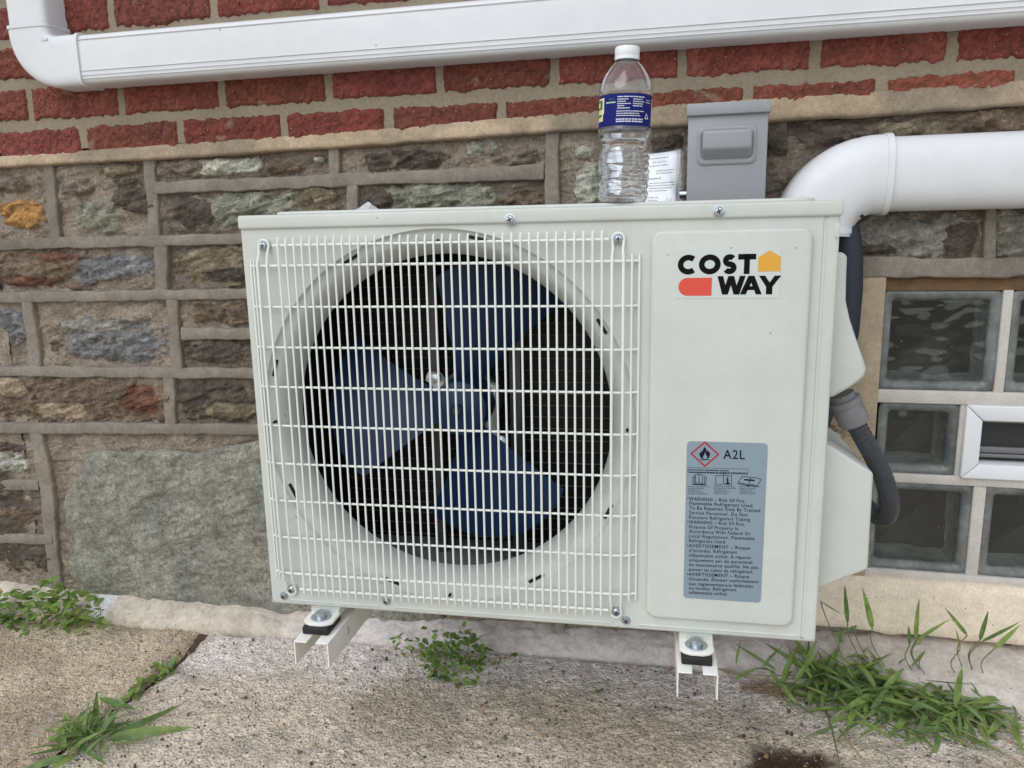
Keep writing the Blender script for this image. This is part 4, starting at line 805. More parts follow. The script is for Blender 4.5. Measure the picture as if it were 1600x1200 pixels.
for xa, xb, y_, s_ in LINES:
    sl3 = 0.042; text_on('lettering', s_, zq(xa, y_ + 10), zq(xb, y_ + 10 + (xb - xa) * sl3), 0.0045, splace, M['ink'], stk)
text_on('lettering', 'A2L', zq(400, 207), zq(550, 210), 0.0118, splace, M['ink'], stk)
for xa, xb, y_, s_ in ((160, 440, 287, (7, 4, 2, 11, 8)), (160, 568, 303, (13, 6, 2, 8, 12))): text_on('lettering', s_, zq(xa, y_), zq(xb, y_ + 8), 0.0016, splace, M['ink'], stk)
for xa, ls in ((155, ("Please read operator's", 'manual carefully.', 'Veuillez lire', 'attentivement le', "manuel d'utilisation.")), (335, ('Please read operating', 'instructions carefully.', 'Veuillez lire', 'attentivement le', "mode d'emploi.")), (512, ('Please read technical', 'manual carefully.', 'Veuillez lire', 'attentivement le', 'manuel technique.'))):
    for i, s_ in enumerate(ls): text_on('lettering', s_, zq(xa, 402 + 12.5 * i), zq(xa + len(s_) * 6.8, 404 + 12.5 * i), 0.0015, splace, M['ink'], stk)
def sline(name, pls, wd, m='ink'):
    V, Fc = letter([([zq(*p) for p in pl_], cl) for pl_, cl in pls], wd); return mesh(name, [splace(*p) for p in V], Fc, M[m], stk)
sline('hazard_diamond', [([(272, 92), (366, 178), (272, 258), (178, 172)], True)], 0.0021, 'dred')
fl = [zq(*p) for p in ((272, 122), (284, 145), (287, 158), (296, 148), (302, 165), (310, 163), (306, 190), (296, 205), (284, 204), (290, 192), (281, 182), (275, 160), (266, 184), (258, 194), (264, 205), (248, 204), (236, 186), (233, 165), (242, 168), (247, 150), (254, 160), (260, 142))]
mesh('flame_symbol', [splace(*p) for p in fl], [tuple(range(len(fl)))], M['ink'], stk)
sline('flame_symbol', [([(242, 212), (302, 213)], False)], 0.0013)
sline('manual_symbol', [([(155, 268), (572, 280), (570, 316), (154, 302)], True)], 0.00045)
sline('manual_symbol', [([(207, 318), (232, 312), (257, 320), (257, 378), (232, 372), (206, 376)], True), ([(232, 312), (232, 372)], False), ([(200, 322), (200, 382), (270, 384), (270, 324)], False), ([(190, 326), (188, 386), (280, 390), (282, 328)], False), ([(185, 384), (284, 388)], False)], 0.0007)
sline('manual_symbol', [([(348, 322), (375, 325), (402, 318), (430, 326), (457, 324), (457, 390), (430, 388), (402, 380), (375, 388), (348, 386)], True), ([(402, 318), (402, 380)], False)], 0.0007)
sline('manual_symbol', [([(430, 335), (431, 345)], False), ([(422, 352), (431, 353), (431, 375)], False), ([(418, 377), (446, 379)], False)], 0.0019)
sline('manual_symbol', [([(528, 334), (560, 330), (592, 340), (628, 338), (662, 352), (635, 398), (600, 385), (570, 390), (540, 378), (502, 374)], True), ([(592, 340), (572, 388)], False), ([(500, 380), (540, 386), (570, 396), (600, 392), (636, 402)], False)], 0.0008)
sline('manual_symbol', [([(545, 352), (618, 358)], False)], 0.0020)

# ================================================================== BRACKETS
def bracket(u0, d_end, label):
    o3 = AW(u0, d_end, -0.0560); br = tag(empty('wall_bracket', o3, AC_ANG), label, 'bracket', 'steel brackets carrying the air conditioner')
    zt = 0.0353; wd = 0.0255; ln = 0.34 if u0 < 0.4 else 0.345
    wall_d = (0 - o3[1]) / math.cos(AC_ANG) - u0 * 0 - 0.012
    for s_ in (-1, 1):
        MB().box(min(s_ * 0.0065, s_ * wd), max(s_ * 0.0065, s_ * wd), 0, wall_d, zt - 0.002, zt).build('top_flange', M['bracket'], br, auto=None, bev=0.0007)
        MB().add([(s_ * (wd - 0.0018 if q else wd), y, z) for q in (0, 1) for (y, z) in ((0.0, 0.0), (wall_d, -0.012), (wall_d, zt - 0.0021), (0.0, zt - 0.0021))], [(0, 1, 2, 3), (7, 6, 5, 4), (0, 4, 5, 1), (1, 5, 6, 2), (2, 6, 7, 3), (3, 7, 4, 0)]).build('side_flange', M['bracket'], br, auto=None)
    MB().prism(rrect(0.066, 0.074, 0.010, 0.024, 0.0039), 0, wd - 0.0005, wd + 0.0006).build('slot_hole', M['grout'], br)
    MB().box(-wd, wd, wall_d, wall_d + 0.006, -0.10, 0.30).build('wall_plate', M['bracket'], br, auto=None, bev=0.001)
    for z_ in (-0.07, 0.25): MB().lathe([(0.010, wall_d + 0.001), (0.010, wall_d - 0.005), (0, wall_d - 0.007)], 6, 1, (0, 0, z_)).build('anchor_bolt', M['zinc'], br)
bracket(0.0885, -0.062, 'white steel channel bracket poking out under the fan end of the unit')
bracket(0.6125, -0.060, 'white steel channel bracket poking out under the service panel end of the unit')

# ================================================================== WHITE LINE-SET DUCTS
def sweep(name, prof, path, m, parent, org, caps=True):
    """prof: (out from wall, across) ; path: [(x, z)] in the wall plane"""
    P = [np.array(p, float) for p in path]; n = len(P); K = len(prof); V = []
    for i in range(n):
        tg = _n(P[min(i + 1, n - 1)] - P[max(i - 1, 0)]); nr = np.array([-tg[1], tg[0]])
        for o_, a in prof: q = P[i] + nr * a; V.append((q[0] - org[0], -o_ - org[1], q[1] - org[2]))
    Fc = [(i * K + k, i * K + (k + 1) % K, (i + 1) * K + (k + 1) % K, (i + 1) * K + k) for i in range(n - 1) for k in range(K)]
    if caps: Fc += [tuple(range(K)), tuple((n - 1) * K + k for k in range(K))]
    o = fix(mesh(name, V, Fc, m, parent)); o.data.polygons.foreach_set('use_smooth', [True] * len(o.data.polygons)); o.data.set_sharp_from_angle(angle=math.radians(55)); return o
def dprof(h, dp, sc=1.0, flat=False):
    H = h / 2 * sc; D_2 = dp + (sc - 1) * h * 0.5; P = [(0.001, H)]
    for k in range(19):
        a = math.pi / 2 - math.pi * k / 18; e = 0.34 if flat else 0.80
        P.append((D_2 * 0.45 + D_2 * 0.55 * abs(math.cos(a)) ** e, H * math.copysign(abs(math.sin(a)) ** e, math.sin(a))))
    return P + [(0.001, -H)]
# upper duct along the bricks, elbow at its left end
zb0 = W(136, 135, -0.035)[2]; xb0 = W(136, 135, -0.035)[0]; zb1 = W(1600, 33, -0.035)[2]; xb1 = W(1600, 33, -0.035)[0]; slp = (zb1 - zb0) / (xb1 - xb0)
HU, DU = 0.090, 0.060; zc = lambda x: zb0 + HU / 2 + slp * (x - xb0)
org = (-0.4, 0, zc(-0.4)); du = tag(empty('line_duct', org), 'white plastic duct along the red bricks with an elbow at its left end', 'duct')
xv = W(5, 0, -DU)[0] + HU / 2 - 0.002; xh0 = W(112, 100, -DU)[0] + 0.012
sweep('duct_run', dprof(HU, DU, flat=True), [(xh0 - 0.01, zc(xh0 - 0.01)), (0.0, zc(0)), (1.3, zc(1.3))], M['pvc'], du, org)
Rb = 0.058; elb = [(xv, zc(xh0) + Rb + 0.012)] + [(xv + Rb - Rb * math.cos(a), zc(xh0) + Rb - Rb * math.sin(a)) for a in np.linspace(0, math.pi / 2, 16)] + [(xh0 - 0.004, zc(xh0))] + [(xh0 + 0.006, zc(xh0 + 0.006))]
e1 = sweep('elbow', dprof(HU, DU, 1.05, True), elb, M['pvc'], du, org)
for pa in ((elb[0], (elb[0][0], elb[0][1] - 0.006)), ((xh0 + 0.001, zc(xh0)), (xh0 + 0.007, zc(xh0)))): sweep('lip', dprof(HU, DU, 1.09, True), pa, M['pvc'], e1, org)
sweep('duct_riser', dprof(HU, DU, flat=True), [(xv, zc(xh0) + Rb), (xv, 2.5)], M['pvc'], du, org)
for k, (o_, a_) in enumerate(((0.0590, -0.022), (0.0580, -0.030), (0.0570, -0.036), (0.0585, 0.034))):
    MB().tube([(xh0 + 0.008 - org[0], -o_ - 0.002, zc(xh0) + a_ - org[2]), (1.3 - org[0], -o_ - 0.002, zc(1.3) + a_ - org[2])], 0.0009, 6).build('ridge', M['pvc'], du)
for px, py in ((70, 62), (82, 129)):
    p = W(px, py, -DU - 0.0005); MB().box(p[0] - 0.007 - org[0], p[0] + 0.007 - org[0], -DU - 0.003 + (0.012 if py > 100 else 0.0), -DU + 0.02, p[2] - 0.0022 - org[2], p[2] + 0.0022 - org[2]).build('screw_slot', M['pvcs'], e1, auto=None)
# lower, larger duct on the right, elbow dropping behind the unit
HR, DR = 0.113, 0.078; zt_, zbm = W(1600, 205, -0.03)[2], W(1600, 325, -0.04)[2]; zr = (zt_ + zbm) / 2; HR = zt_ - zbm
xr = (W(1216, 300, -0.06)[0] + W(1340, 362, -0.06)[0]) / 2 - 0.005; xe = W(1392, 260, -DR)[0]; org2 = (0.4, 0, zr)
dr = tag(empty('line_duct', org2), 'wide white plastic duct at the right, its elbow dropping behind the unit', 'duct')
sweep('duct_run', dprof(HR, DR), [(xe - 0.01, zr), (1.3, zr)], M['pvc'], dr, org2)
Rb2 = xe - xr - 0.012; zend = W(1330, 364, -0.06)[2]
el2 = [(xr, zend)] + [(xr + Rb2 - Rb2 * math.cos(a), zr - Rb2 + Rb2 * math.sin(a)) for a in np.linspace(0, math.pi / 2, 20)] + [(xe + 0.004, zr)]
e2 = sweep('elbow', dprof(HR, DR, 1.07), el2, M['pvc'], dr, org2)
sweep('lip', dprof(HR, DR, 1.10), [(xe - 0.004, zr), (xe + 0.005, zr)], M['pvc'], e2, org2); sweep('lip', dprof(HR, DR, 1.095), [(xr, zend - 0.001), (xr, zend + 0.007)], M['pvc'], e2, org2)
p = W(1341, 211, -0.05); MB().lathe([(0.003, -0.002), (0.003, 0.001)], 10, 2, (p[0] - org2[0], -0.05, p[2] - org2[2] - 0.001)).build('screw_hole', M['slot'], e2)
p = W(1345, 338, -0.06); MB().lathe([(0.0028, -0.002), (0.0028, 0.002)], 10, 1, (p[0] - org2[0], -0.07, p[2] - org2[2])).build('screw_hole', M['slot'], e2)
# dark insulated line that leaves the elbow and drops behind the covers
pt = [W(1322, 355, -0.042), W(1328, 390, -0.042), W(1328, 450, -0.042), W(1322, 520, -0.042), W(1300, 600, -0.045), W(1270, 680, -0.06), W(1255, 760, -0.08)]
lo_ = pt[-1]; rl = tag(empty('refrigerant_line', lo_), 'dark foam insulated pipe dropping out of the wide white elbow behind the unit', 'pipe')
MB().tube([q - lo_ for q in pt], 0.0195, 14).build('insulation', M['insul'], rl); MB().tube([pt[-1] - lo_, pt[-1] - lo_ + np.array([-0.03, -0.002, -0.03])], 0.006, 10).build('copper_pipe', M['tube'], rl)

# ================================================================== CONDUIT
cq = [(1318, 622, .080), (1324, 636, .080), (1333, 655, .080), (1349, 684, .082), (1366, 715, .086), (1381, 748, .092), (1389, 775, .100), (1390, 796, .110), (1383, 808, .122), (1370, 806, .136), (1352, 790, .150), (1330, 770, .165), (1312, 752, .175)]
cp = [A(*q) for q in cq]
o3 = AW(*cp[0]); cd = tag(empty('electrical_conduit', o3, AC_ANG), 'ribbed grey flexible conduit looping out of the cable cover in front of the glass blocks', 'conduit')
def spl(P, n=8):
    P = [np.array(p) for p in P]; P = [2 * P[0] - P[1]] + P + [2 * P[-1] - P[-2]]; R = []
    for i in range(1, len(P) - 2):
        for k in range(n):
            t = k / n; a, b, c_, d = P[i - 1:i + 3]; R.append(0.5 * ((2 * b) + (-a + c_) * t + (2 * a - 5 * b + 4 * c_ - d) * t * t + (-a + 3 * b - 3 * c_ + d) * t ** 3))
    return R + [P[-2]]
pth = spl([p - cp[0] for p in cp[2:]], 14); rad = [0.0126 + 0.0004 * math.sin(i * 2.1) for i in range(len(pth))]
MB().tube(pth, rad, 18).build('hose', M['hose'], cd, auto=60)
d0 = _n(cp[2] - cp[0]); q = cp[0] - cp[0]
MB().tube([q - d0 * 0.006, q + d0 * 0.001, q + d0 * 0.002, q + d0 * 0.010, q + d0 * 0.011, q + d0 * 0.034, q + d0 * 0.038], [0.016, 0.016, 0.0205, 0.0205, 0.0190, 0.0205, 0.0185], 20).build('connector', M['fitting'], cd, auto=30)

# ================================================================== DISCONNECT BOX
YB = -0.088; bx0, bx1 = W(1074, 240, YB)[0], W(1199, 240, YB)[0]; bzt = W(1135, 160, YB)[2]; bzb = W(1135, 300, YB)[2] - 0.06
dbx = tag(empty('disconnect_box', ((bx0 + bx1) / 2, 0, bzb)), 'grey steel electrical disconnect box on the stone wall above the unit', 'electrical box'); bw2 = (bx1 - bx0) / 2; bh2 = bzt - bzb
MB().box(-bw2 + 0.002, bw2 - 0.002, YB + 0.010, -0.001, 0, bh2 - 0.002).build('enclosure', M['steel'], dbx, auto=None, bev=0.002)
cv2 = MB().box(-bw2, bw2 - 0.0005, YB, YB + 0.012, 0.004, bh2 - 0.012).build('cover', M['steel'], dbx, auto=None, bev=0.002)
MB().add([(sx * (bw2 + 0.0022), y, z) for sx in (-1, 1) for y, z in ((YB - 0.007, bh2 - 0.018), (YB - 0.007, bh2 + 0.000), (0.0, bh2 + 0.008), (0.0, bh2 - 0.012), (YB + 0.012, bh2 - 0.018))], [(0, 1, 2, 3, 4), (9, 8, 7, 6, 5)] + [(i, (i + 1) % 5, 5 + (i + 1) % 5, 5 + i) for i in range(5)]).build('hood', M['steel'], dbx, auto=None, bev=0.0015)
hx0, hx1 = W(1088, 230, YB - .01)[0] - (bx0 + bx1) / 2, W(1184, 230, YB - .01)[0] - (bx0 + bx1) / 2; hz0, hz1 = W(1135, 258, YB)[2] - bzb, W(1135, 196, YB)[2] - bzb
ring = lambda ins, y, dz=0: [(a, y, b + dz) for a, b in rrect(hx0 + ins, hx1 - ins, hz0 + ins, hz1 - ins, 0.011 - ins * 0.4, 6)]
K = len(ring(0, 0)); V = []; lv = [ring(0, YB + 0.001), ring(0.001, YB - 0.002), ring(0.004, YB - 0.0032), ring(0.0065, YB - 0.0032), ring(0.008, YB - 0.0015)]
for r_ in lv: V += r_
fcs = [(i * K + k, i * K + (k + 1) % K, (i + 1) * K + (k + 1) % K, (i + 1) * K + k) for i in range(len(lv) - 1) for k in range(K)] + [tuple((len(lv) - 1) * K + k for k in range(K))]
o = fix(mesh('handle_surround', V, fcs, M['steel'], dbx, True)); o.data.set_sharp_from_angle(angle=math.radians(60))
MB().prism([(YB + 0.001, hz0 + 0.007), (YB - 0.020, hz0 + 0.024), (YB - 0.020, hz1 - 0.010), (YB - 0.017, hz1 - 0.008), (YB + 0.001, hz1 - 0.008)], 0, hx0 + 0.009, hx1 - 0.009).build('pull_handle', M['steel'], dbx, bev=0.004, seg=4)
# knuckle of the cable clamp at its lower left
p = W(1062, 300, -0.05); cl = MB().tube([(p[0] - (bx0 + bx1) / 2, -0.05, p[2] - bzb - 0.004), (-bw2 + 0.004, -0.05, p[2] - bzb - 0.004)], 0.007, 12).build('cable_clamp', M['zinc'], dbx)

# ================================================================== INSTRUCTION CARD IN ITS CLEAR BAG
YP = -0.030; c00, c10, c11, c01 = W(985, 318, YP), W(1055, 318, YP), W(1057, 233, YP), W(985, 242, YP)
c00, c10 = c00 - (0, 0, 0.012), c10 - (0, 0, 0.012)
pc = tag(empty('instruction_card', (c00 + c10) / 2), 'printed instruction card in a clear bag leaning on the wall behind the bottle', 'card'); oc = (c00 + c10) / 2
def cpl(s_, t_, dy=0.0): q = (c00 * (1 - s_) * (1 - t_) + c10 * s_ * (1 - t_) + c11 * s_ * t_ + c01 * (1 - s_) * t_) - oc; q[1] += dy + 0.026 * t_; return q
cf = np.linspace(0, 1, 9); Vf = [cpl(a, b, 0.0015 * math.sin(a * 5)) for b in cf for a in cf]
Vb = [p + np.array([0, 0.0006, 0]) for p in Vf]; gf = grid_faces(9, 9); per = list(range(9)) + [k * 9 + 8 for k in range(1, 9)] + [80 - k for k in range(1, 9)] + [(8 - k) * 9 for k in range(1, 8)]
sh = [(per[i], 81 + per[i], 81 + per[(i + 1) % len(per)], per[(i + 1) % len(per)]) for i in range(len(per))]
paper = fix(mesh('paper', Vf + Vb, gf + [tuple(81 + i for i in f[::-1]) for f in gf] + sh, M['paper'], pc, True))
def ctx(s_, xa, xb, tt, h, m='ink'): 
    co, fs = text_mesh(s_) if isinstance(s_, str) else print_blocks(s_); x0, x1 = co[:, 0].min(), co[:, 0].max(); hh = 0.075
    V = [cpl(xa + (xb - xa) * (c_[0] - x0) / (x1 - x0), tt + c_[1] / 0.7 * h, 0.0015 * math.sin((xa + (xb - xa) * (c_[0] - x0) / (x1 - x0)) * 5) - 0.0006) for c_ in co]; mesh('lettering', V, fs, M[m], paper)
for i, (s_, a, b, t_, h) in enumerate((((12,), .40, .82, .90, .024), ('60 Series', .46, .78, .825, .040), ((9, 6), .40, .82, .77, .022), ((6, 9), .55, .95, .68, .022), ((3, 9), .55, .92, .635, .022), ((7,), .42, .66, .545, .034), ((9, 7, 6), .40, .97, .47, .022), ((4, 3, 5, 6, 4), .40, .97, .425, .022), ((7, 4, 8), .40, .92, .38, .022), ((4, 5, 6), .40, .80, .335, .022), ((5, 3), .40, .62, .22, .022), ((3, 5), .40, .60, .17, .022))): ctx(s_, a, b, t_, h)
ctx('# 18', .80, .92, .17, .045, 'inkb')
Vs = [cpl(-0.06 + 1.26 * a, -0.05 + 1.13 * b, -0.004 - 0.002 * math.sin(a * 9 + b * 5)) for b in cf for a in cf]; Vs2 = [p + np.array([0, -0.0003, 0]) for p in Vs]
fm = bpy.data.materials.new('thin_film'); fm.use_nodes = True; tt_ = fm.node_tree; tp = tt_.nodes.new('ShaderNodeBsdfTransparent'); gl = tt_.nodes.new('ShaderNodeBsdfGlossy'); gl.inputs['Roughness'].default_value = 0.12; mxs = tt_.nodes.new('ShaderNodeMixShader'); mxs.inputs[0].default_value = 0.10
tt_.links.new(tp.outputs[0], mxs.inputs[1]); tt_.links.new(gl.outputs[0], mxs.inputs[2]); tt_.links.new(mxs.outputs[0], tt_.nodes['Material Output'].inputs[0]); M['film'] = fm
fix(mesh('clear_bag', Vs + Vs2, gf + [tuple(81 + i for i in f[::-1]) for f in gf] + sh, M['film'], pc, True))

# ================================================================== WATER BOTTLE
bp = A(972, 314, 0.045); bw_ = AW(bp[0], 0.045, 0.5670)
bo = tag(empty('water_bottle', bw_, AC_ANG), 'clear plastic water bottle with navy label and white cap on top of the unit', 'bottle'); bo.rotation_euler = (0, math.radians(1.6), AC_ANG); bo.scale = (1.0, 1.0, 0.90)
BH = 0.2085
prof = [(0.0, 0.006), (0.016, 0.004), (0.022, 0.0), (0.028, 0.001), (0.0312, 0.006), (0.032, 0.012)]
for k in range(5):
    z = 0.014 + k * 0.0098; prof += [(0.0322, z), (0.0308, z + 0.0035), (0.0308, z + 0.0055), (0.0322, z + 0.009)]
prof += [(0.0300, 0.066), (0.0278, 0.072), (0.0275, 0.077), (0.0285, 0.082), (0.0315, 0.090), (0.0328, 0.0945), (0.0330, 0.098), (0.0322, 0.1005), (0.0322, 0.1430), (0.0332, 0.1455), (0.0332, 0.149), (0.0322, 0.154), (0.0295, 0.163), (0.0255, 0.172), (0.0205, 0.180), (0.0155, 0.1865), (0.0132, 0.1895), (0.0132, 0.1935)]
seg = 72; V = []; 
for r, z in prof:
    for k in range(seg):
        a = 2 * math.pi * k / seg; q = 1.0
        if 0.012 < z < 0.062: q += 0.030 * abs(math.sin(4 * a + z * 30)) + 0.016 * math.sin(7 * a + z * 210) - 0.01
        if 0.062 <= z < 0.092: q += 0.035 * abs(math.cos(4 * a + z * 60)) - 0.012
        if 0.152 < z < 0.185: q += 0.018 * math.cos(8 * a)
        V.append((r * q * math.cos(a), r * q * math.sin(a), z))
n = len(prof); outer = [(i * seg + k, i * seg + (k + 1) % seg, (i + 1) * seg + (k + 1) % seg, (i + 1) * seg + k) for i in range(n - 1) for k in range(seg)]
tk = 0.00045; N0 = len(V); Vi = []
for (x, y, z) in V:
    rr3 = math.hypot(x, y); f_ = max(0.0, (rr3 - tk)) / rr3 if rr3 > 1e-6 else 0; Vi.append((x * f_, y * f_, z + (tk if z < 0.008 else 0)))
fc2 = outer + [tuple(N0 + i for i in f[::-1]) for f in outer] + [((n - 1) * seg + k, (n - 1) * seg + (k + 1) % seg, N0 + (n - 1) * seg + (k + 1) % seg, N0 + (n - 1) * seg + k) for k in range(seg)]
o = mesh('bottle_body', V + Vi, fc2, M['plastic'], bo, True)
# water left in the bottle, up to just under the label
wpf = [(0.0, 0.0075)] + [(r - 0.0009, max(z, 0.0075)) for r, z in prof if 0.004 < z < 0.0905] + [(0.0308, 0.0912), (0.0, 0.0912)]; V = []
for r, z in wpf:
    for k in range(seg):
        a = 2 * math.pi * k / seg; q = 1.0
        if 0.012 < z < 0.062: q += 0.030 * abs(math.sin(4 * a + z * 30)) + 0.016 * math.sin(7 * a + z * 210) - 0.01
        if 0.062 <= z < 0.092: q += 0.035 * abs(math.cos(4 * a + z * 60)) - 0.012
        V.append((r * q * math.cos(a), r * q * math.sin(a), z))
fix(mesh('water', V, [(i * seg + k, i * seg + (k + 1) % seg, (i + 1) * seg + (k + 1) % seg, (i + 1) * seg + k) for i in range(len(wpf) - 1) for k in range(seg)], mat('water', (0.98, 0.99, 1.0), 0.0, trans=1.0, ior=1.33), bo, True))
# white screw cap with fine knurls
V = []; cpz = [(0.0150, 0.1905), (0.0152, 0.1925), (0.0152, 0.1945), (0.0146, 0.1950), (0.0150, 0.1958), (0.0150, 0.2055), (0.0145, 0.2072), (0.0, 0.2076)]
for r, z in cpz:
    for k in range(96): a = 2 * math.pi * k / 96; V.append(((r + (0.0002 if k % 2 and 0.1955 < z < 0.206 else 0)) * math.cos(a), (r + (0.0002 if k % 2 and 0.1955 < z < 0.206 else 0)) * math.sin(a), z))
mesh('cap', V, [(i * 96 + k, i * 96 + (k + 1) % 96, (i + 1) * 96 + (k + 1) % 96, (i + 1) * 96 + k) for i in range(len(cpz) - 1) for k in range(96)], M['cap'], bo, True, auto=50)
lab = MB(); RL = 0.0326; lab.v = []
V = [(RL * math.cos(2 * math.pi * k / 72), RL * math.sin(2 * math.pi * k / 72), z) for z in (0.1012, 0.1425) for k in range(72)] + [((RL - 0.0002) * math.cos(2 * math.pi * k / 72), (RL - 0.0002) * math.sin(2 * math.pi * k / 72), z) for z in (0.1012, 0.1425) for k in range(72)]
lb = fix(mesh('paper_label', V, [(k, (k + 1) % 72, 72 + (k + 1) % 72, 72 + k) for k in range(72)] + [(144 + k, 216 + k, 216 + (k + 1) % 72, 144 + (k + 1) % 72) for k in range(72)] + [(72 + k, 72 + (k + 1) % 72, 216 + (k + 1) % 72, 216 + k) for k in range(72)] + [(k, 144 + k, 144 + (k + 1) % 72, (k + 1) % 72) for k in range(72)], M['label'], bo, True, auto=40))
ldir = math.atan2((CAM - bw_)[1], (CAM - bw_)[0]) - AC_ANG                    # side of the bottle that faces the street
def lpl(s_, h): a = ldir + s_ / RL; return ((RL + 0.00025) * math.cos(a), (RL + 0.00025) * math.sin(a), 0.1012 + h)
def lq(zx, zy): s_ = math.asin(max(-0.985, min(0.985, (zx - 765) / 545.0))) * RL; return (s_, (890 - zy) / 630 * 0.0413)
def ltext(s_, xa, xb, zy, h, m='lwhite'):
    co, fs = text_mesh(s_) if isinstance(s_, str) else print_blocks(s_); x0, x1 = co[:, 0].min(), co[:, 0].max(); V = []
    for c_ in co: q = lq(xa + (xb - xa) * (c_[0] - x0) / (x1 - x0), zy); V.append(lpl(q[0], q[1] + c_[1] / 0.7 * h))
    mesh('lettering', V, fs, M[m], lb)
for s_, xa, xb, zy, h in (((6, 5, 4, 11), 605, 1140, 340, .0016), ((10, 3), 605, 820, 388, .0014), ((7, 2), 605, 770, 432, .0014), ((12, 3), 605, 870, 475, .0014), ((5, 2), 605, 740, 518, .0014), ((13,), 605, 850, 562, .0014), ((4, 5, 2), 920, 1100, 388, .0014), ((9, 3), 920, 1140, 432, .0014), ((8, 3), 915, 1110, 475, .0014), ((7, 3), 915, 1105, 518, .0014), ((8, 4, 6, 3, 9, 6), 590, 1135, 620, .0014), ((6, 2, 5, 8, 5), 590, 1045, 665, .0014), ((5, 8, 3, 9, 6), 590, 1065, 708, .0014), ((8, 3, 2, 5, 4), 585, 1115, 782, .0020), ((7, 6, 9), 585, 1115, 826, .0020), ((3,), 1185, 1245, 390, .0012), ((6,), 1175, 1260, 435, .0012)): ltext(s_, xa, xb, zy, h)
ltext((4,), 430, 520, 372, .0014, 'lgreen')
def lpatch(P, m, k=1):
    V = []; Fc = []
    for (xa, xb, ya, yb) in P:
        b = len(V); N_ = 6
        for j in (ya, yb):
            for i in range(N_): q = lq(xa + (xb - xa) * i / (N_ - 1), j); a = ldir + q[0] / RL; V.append(((RL + 0.0001 + 0.00012 * k) * math.cos(a), (RL + 0.0001 + 0.00012 * k) * math.sin(a), 0.1012 + q[1]))
        Fc += [(b + i, b + i + 1, b + N_ + i + 1, b + N_ + i) for i in range(N_ - 1)]
    mesh('print_block', V, Fc, M[m], lb)
lpatch([(375, 570, 410, 450)], 'lgreen'); ltext((4, 5), 385, 560, 440, .0014)
lpatch([(228, 335, 320, 640), (228, 315, 640, 780)], 'lyellow'); lpatch([(228, 300, 360, 540)], 'lgreen', 2); lpatch([(228, 262, 400, 500)], 'lyellow', 3); lpatch([(228, 290, 640, 690)], 'lgreen', 2)
lpatch([(1290, 1302, 325, 860)], 'lwhite')
V, Fc = letter([([(1165, 745), (1192, 640), (1225, 740)], True)], 20); V = [lpl(*(lambda q: (q[0], q[1]))(lq(*p))) for p in V]; mesh('recycle_symbol', V, Fc, M['lwhite'], lb)

# ================================================================== CRUMPLED SCRAP OF CLEAR FILM ON THE LID
p = A(574, 323, 0.20); sp = AW(p[0], 0.20, 0.5668); nn = 12; V = []
for j in range(nn):
    for i in range(nn):
        a, b = i / (nn - 1) - 0.5, j / (nn - 1) - 0.5; hgt = max(0, 0.5 - math.hypot(a, b)); V.append((a * 0.05, b * 0.05, 0.0006 + hgt * 0.034 * (0.7 + 0.6 * random.random())))
tag(mesh('plastic_scrap', V, grid_faces(nn, nn), mat('milky_film', (0.8, 0.82, 0.84), 0.25, trans=0.35), None), 'small crumpled scrap of clear plastic film lying on the lid', 'plastic scrap').location = [float(a) for a in sp]

# ================================================================== WEEDS
def leaf_mesh(name, wmax, peak, bend, fold, n=9, m='leafA'):
    V = []; Fc = []
    for i in range(n + 1):
        t = i / n; wd = wmax * (math.sin(math.pi * min(1, t ** (math.log(0.5) / math.log(peak)))) ** 0.75 if 0 < t < 1 else 0.06); x = t - 0.12 * abs(bend) * t * t; z = bend * t * t * 0.9 - 0.25 * bend * t
        V += [(x, -wd / 2, z + fold * wd), (x, 0, z), (x, wd / 2, z + fold * wd)]
    for i in range(n):
        a = 3 * i; Fc += [(a, a + 3, a + 4, a + 1), (a + 1, a + 4, a + 5, a + 2)]
    me = bpy.data.meshes.new(name); me.from_pydata(V, [], Fc); me.polygons.foreach_set('use_smooth', [True] * len(me.polygons)); me.materials.append(M[m]); return me
BLADES = [leaf_mesh('leaf', 0.10 + 0.02 * (k % 3), 0.36, b, 0.22, m=m) for k, (b, m) in enumerate(((-0.15, 'leafA'), (-0.45, 'leafB'), (-0.75, 'leafA'), (0.12, 'leafB'), (-0.3, 'leafA'), (-0.55, 'leafB')))]
OVATE = [leaf_mesh('leaf', 0.62, 0.45, b, 0.12, 6, m) for b, m in ((-0.2, 'leafC'), (-0.45, 'leafC'), (0.1, 'leafB'), (-0.3, 'leafA'))] + [leaf_mesh('leaf', 0.6, 0.45, -0.2, 0.1, 6, 'leafD')]
def leaf(me, root, p, yaw, pitch, roll, s):
    o = bpy.data.objects.new('leaf', me); C.objects.link(o); o.parent = root
    o.matrix_basis = Matrix.Translation(Vector([float(a) for a in (np.array(p) - np.array(root.location))])) @ Matrix.Rotation(yaw, 4, 'Z') @ Matrix.Rotation(-pitch, 4, 'Y') @ Matrix.Rotation(roll, 4, 'X') @ Matrix.Diagonal((s, s, s, 1)); return o
def leaf_to(me, root, p0, p1, roll=0.0, wide=1.0):
    p0, p1 = Vector([float(a) for a in p0]), Vector([float(a) for a in p1]); x = (p1 - p0); ln = x.length; x.normalize(); hint = (Vector(CAM.tolist()) - p0).normalized() + Vector((0, 0, 0.4)); z = (hint - hint.dot(x) * x).normalized(); y = z.cross(x)
    R3 = Matrix((x, y, z)).transposed().to_4x4() @ Matrix.Rotation(roll, 4, 'X'); o = bpy.data.objects.new('leaf', me); C.objects.link(o); o.parent = root
    o.matrix_basis = Matrix.Translation(p0 - root.location) @ R3 @ Matrix.Diagonal((ln * 1.04, ln * wide, ln, 1)); return o
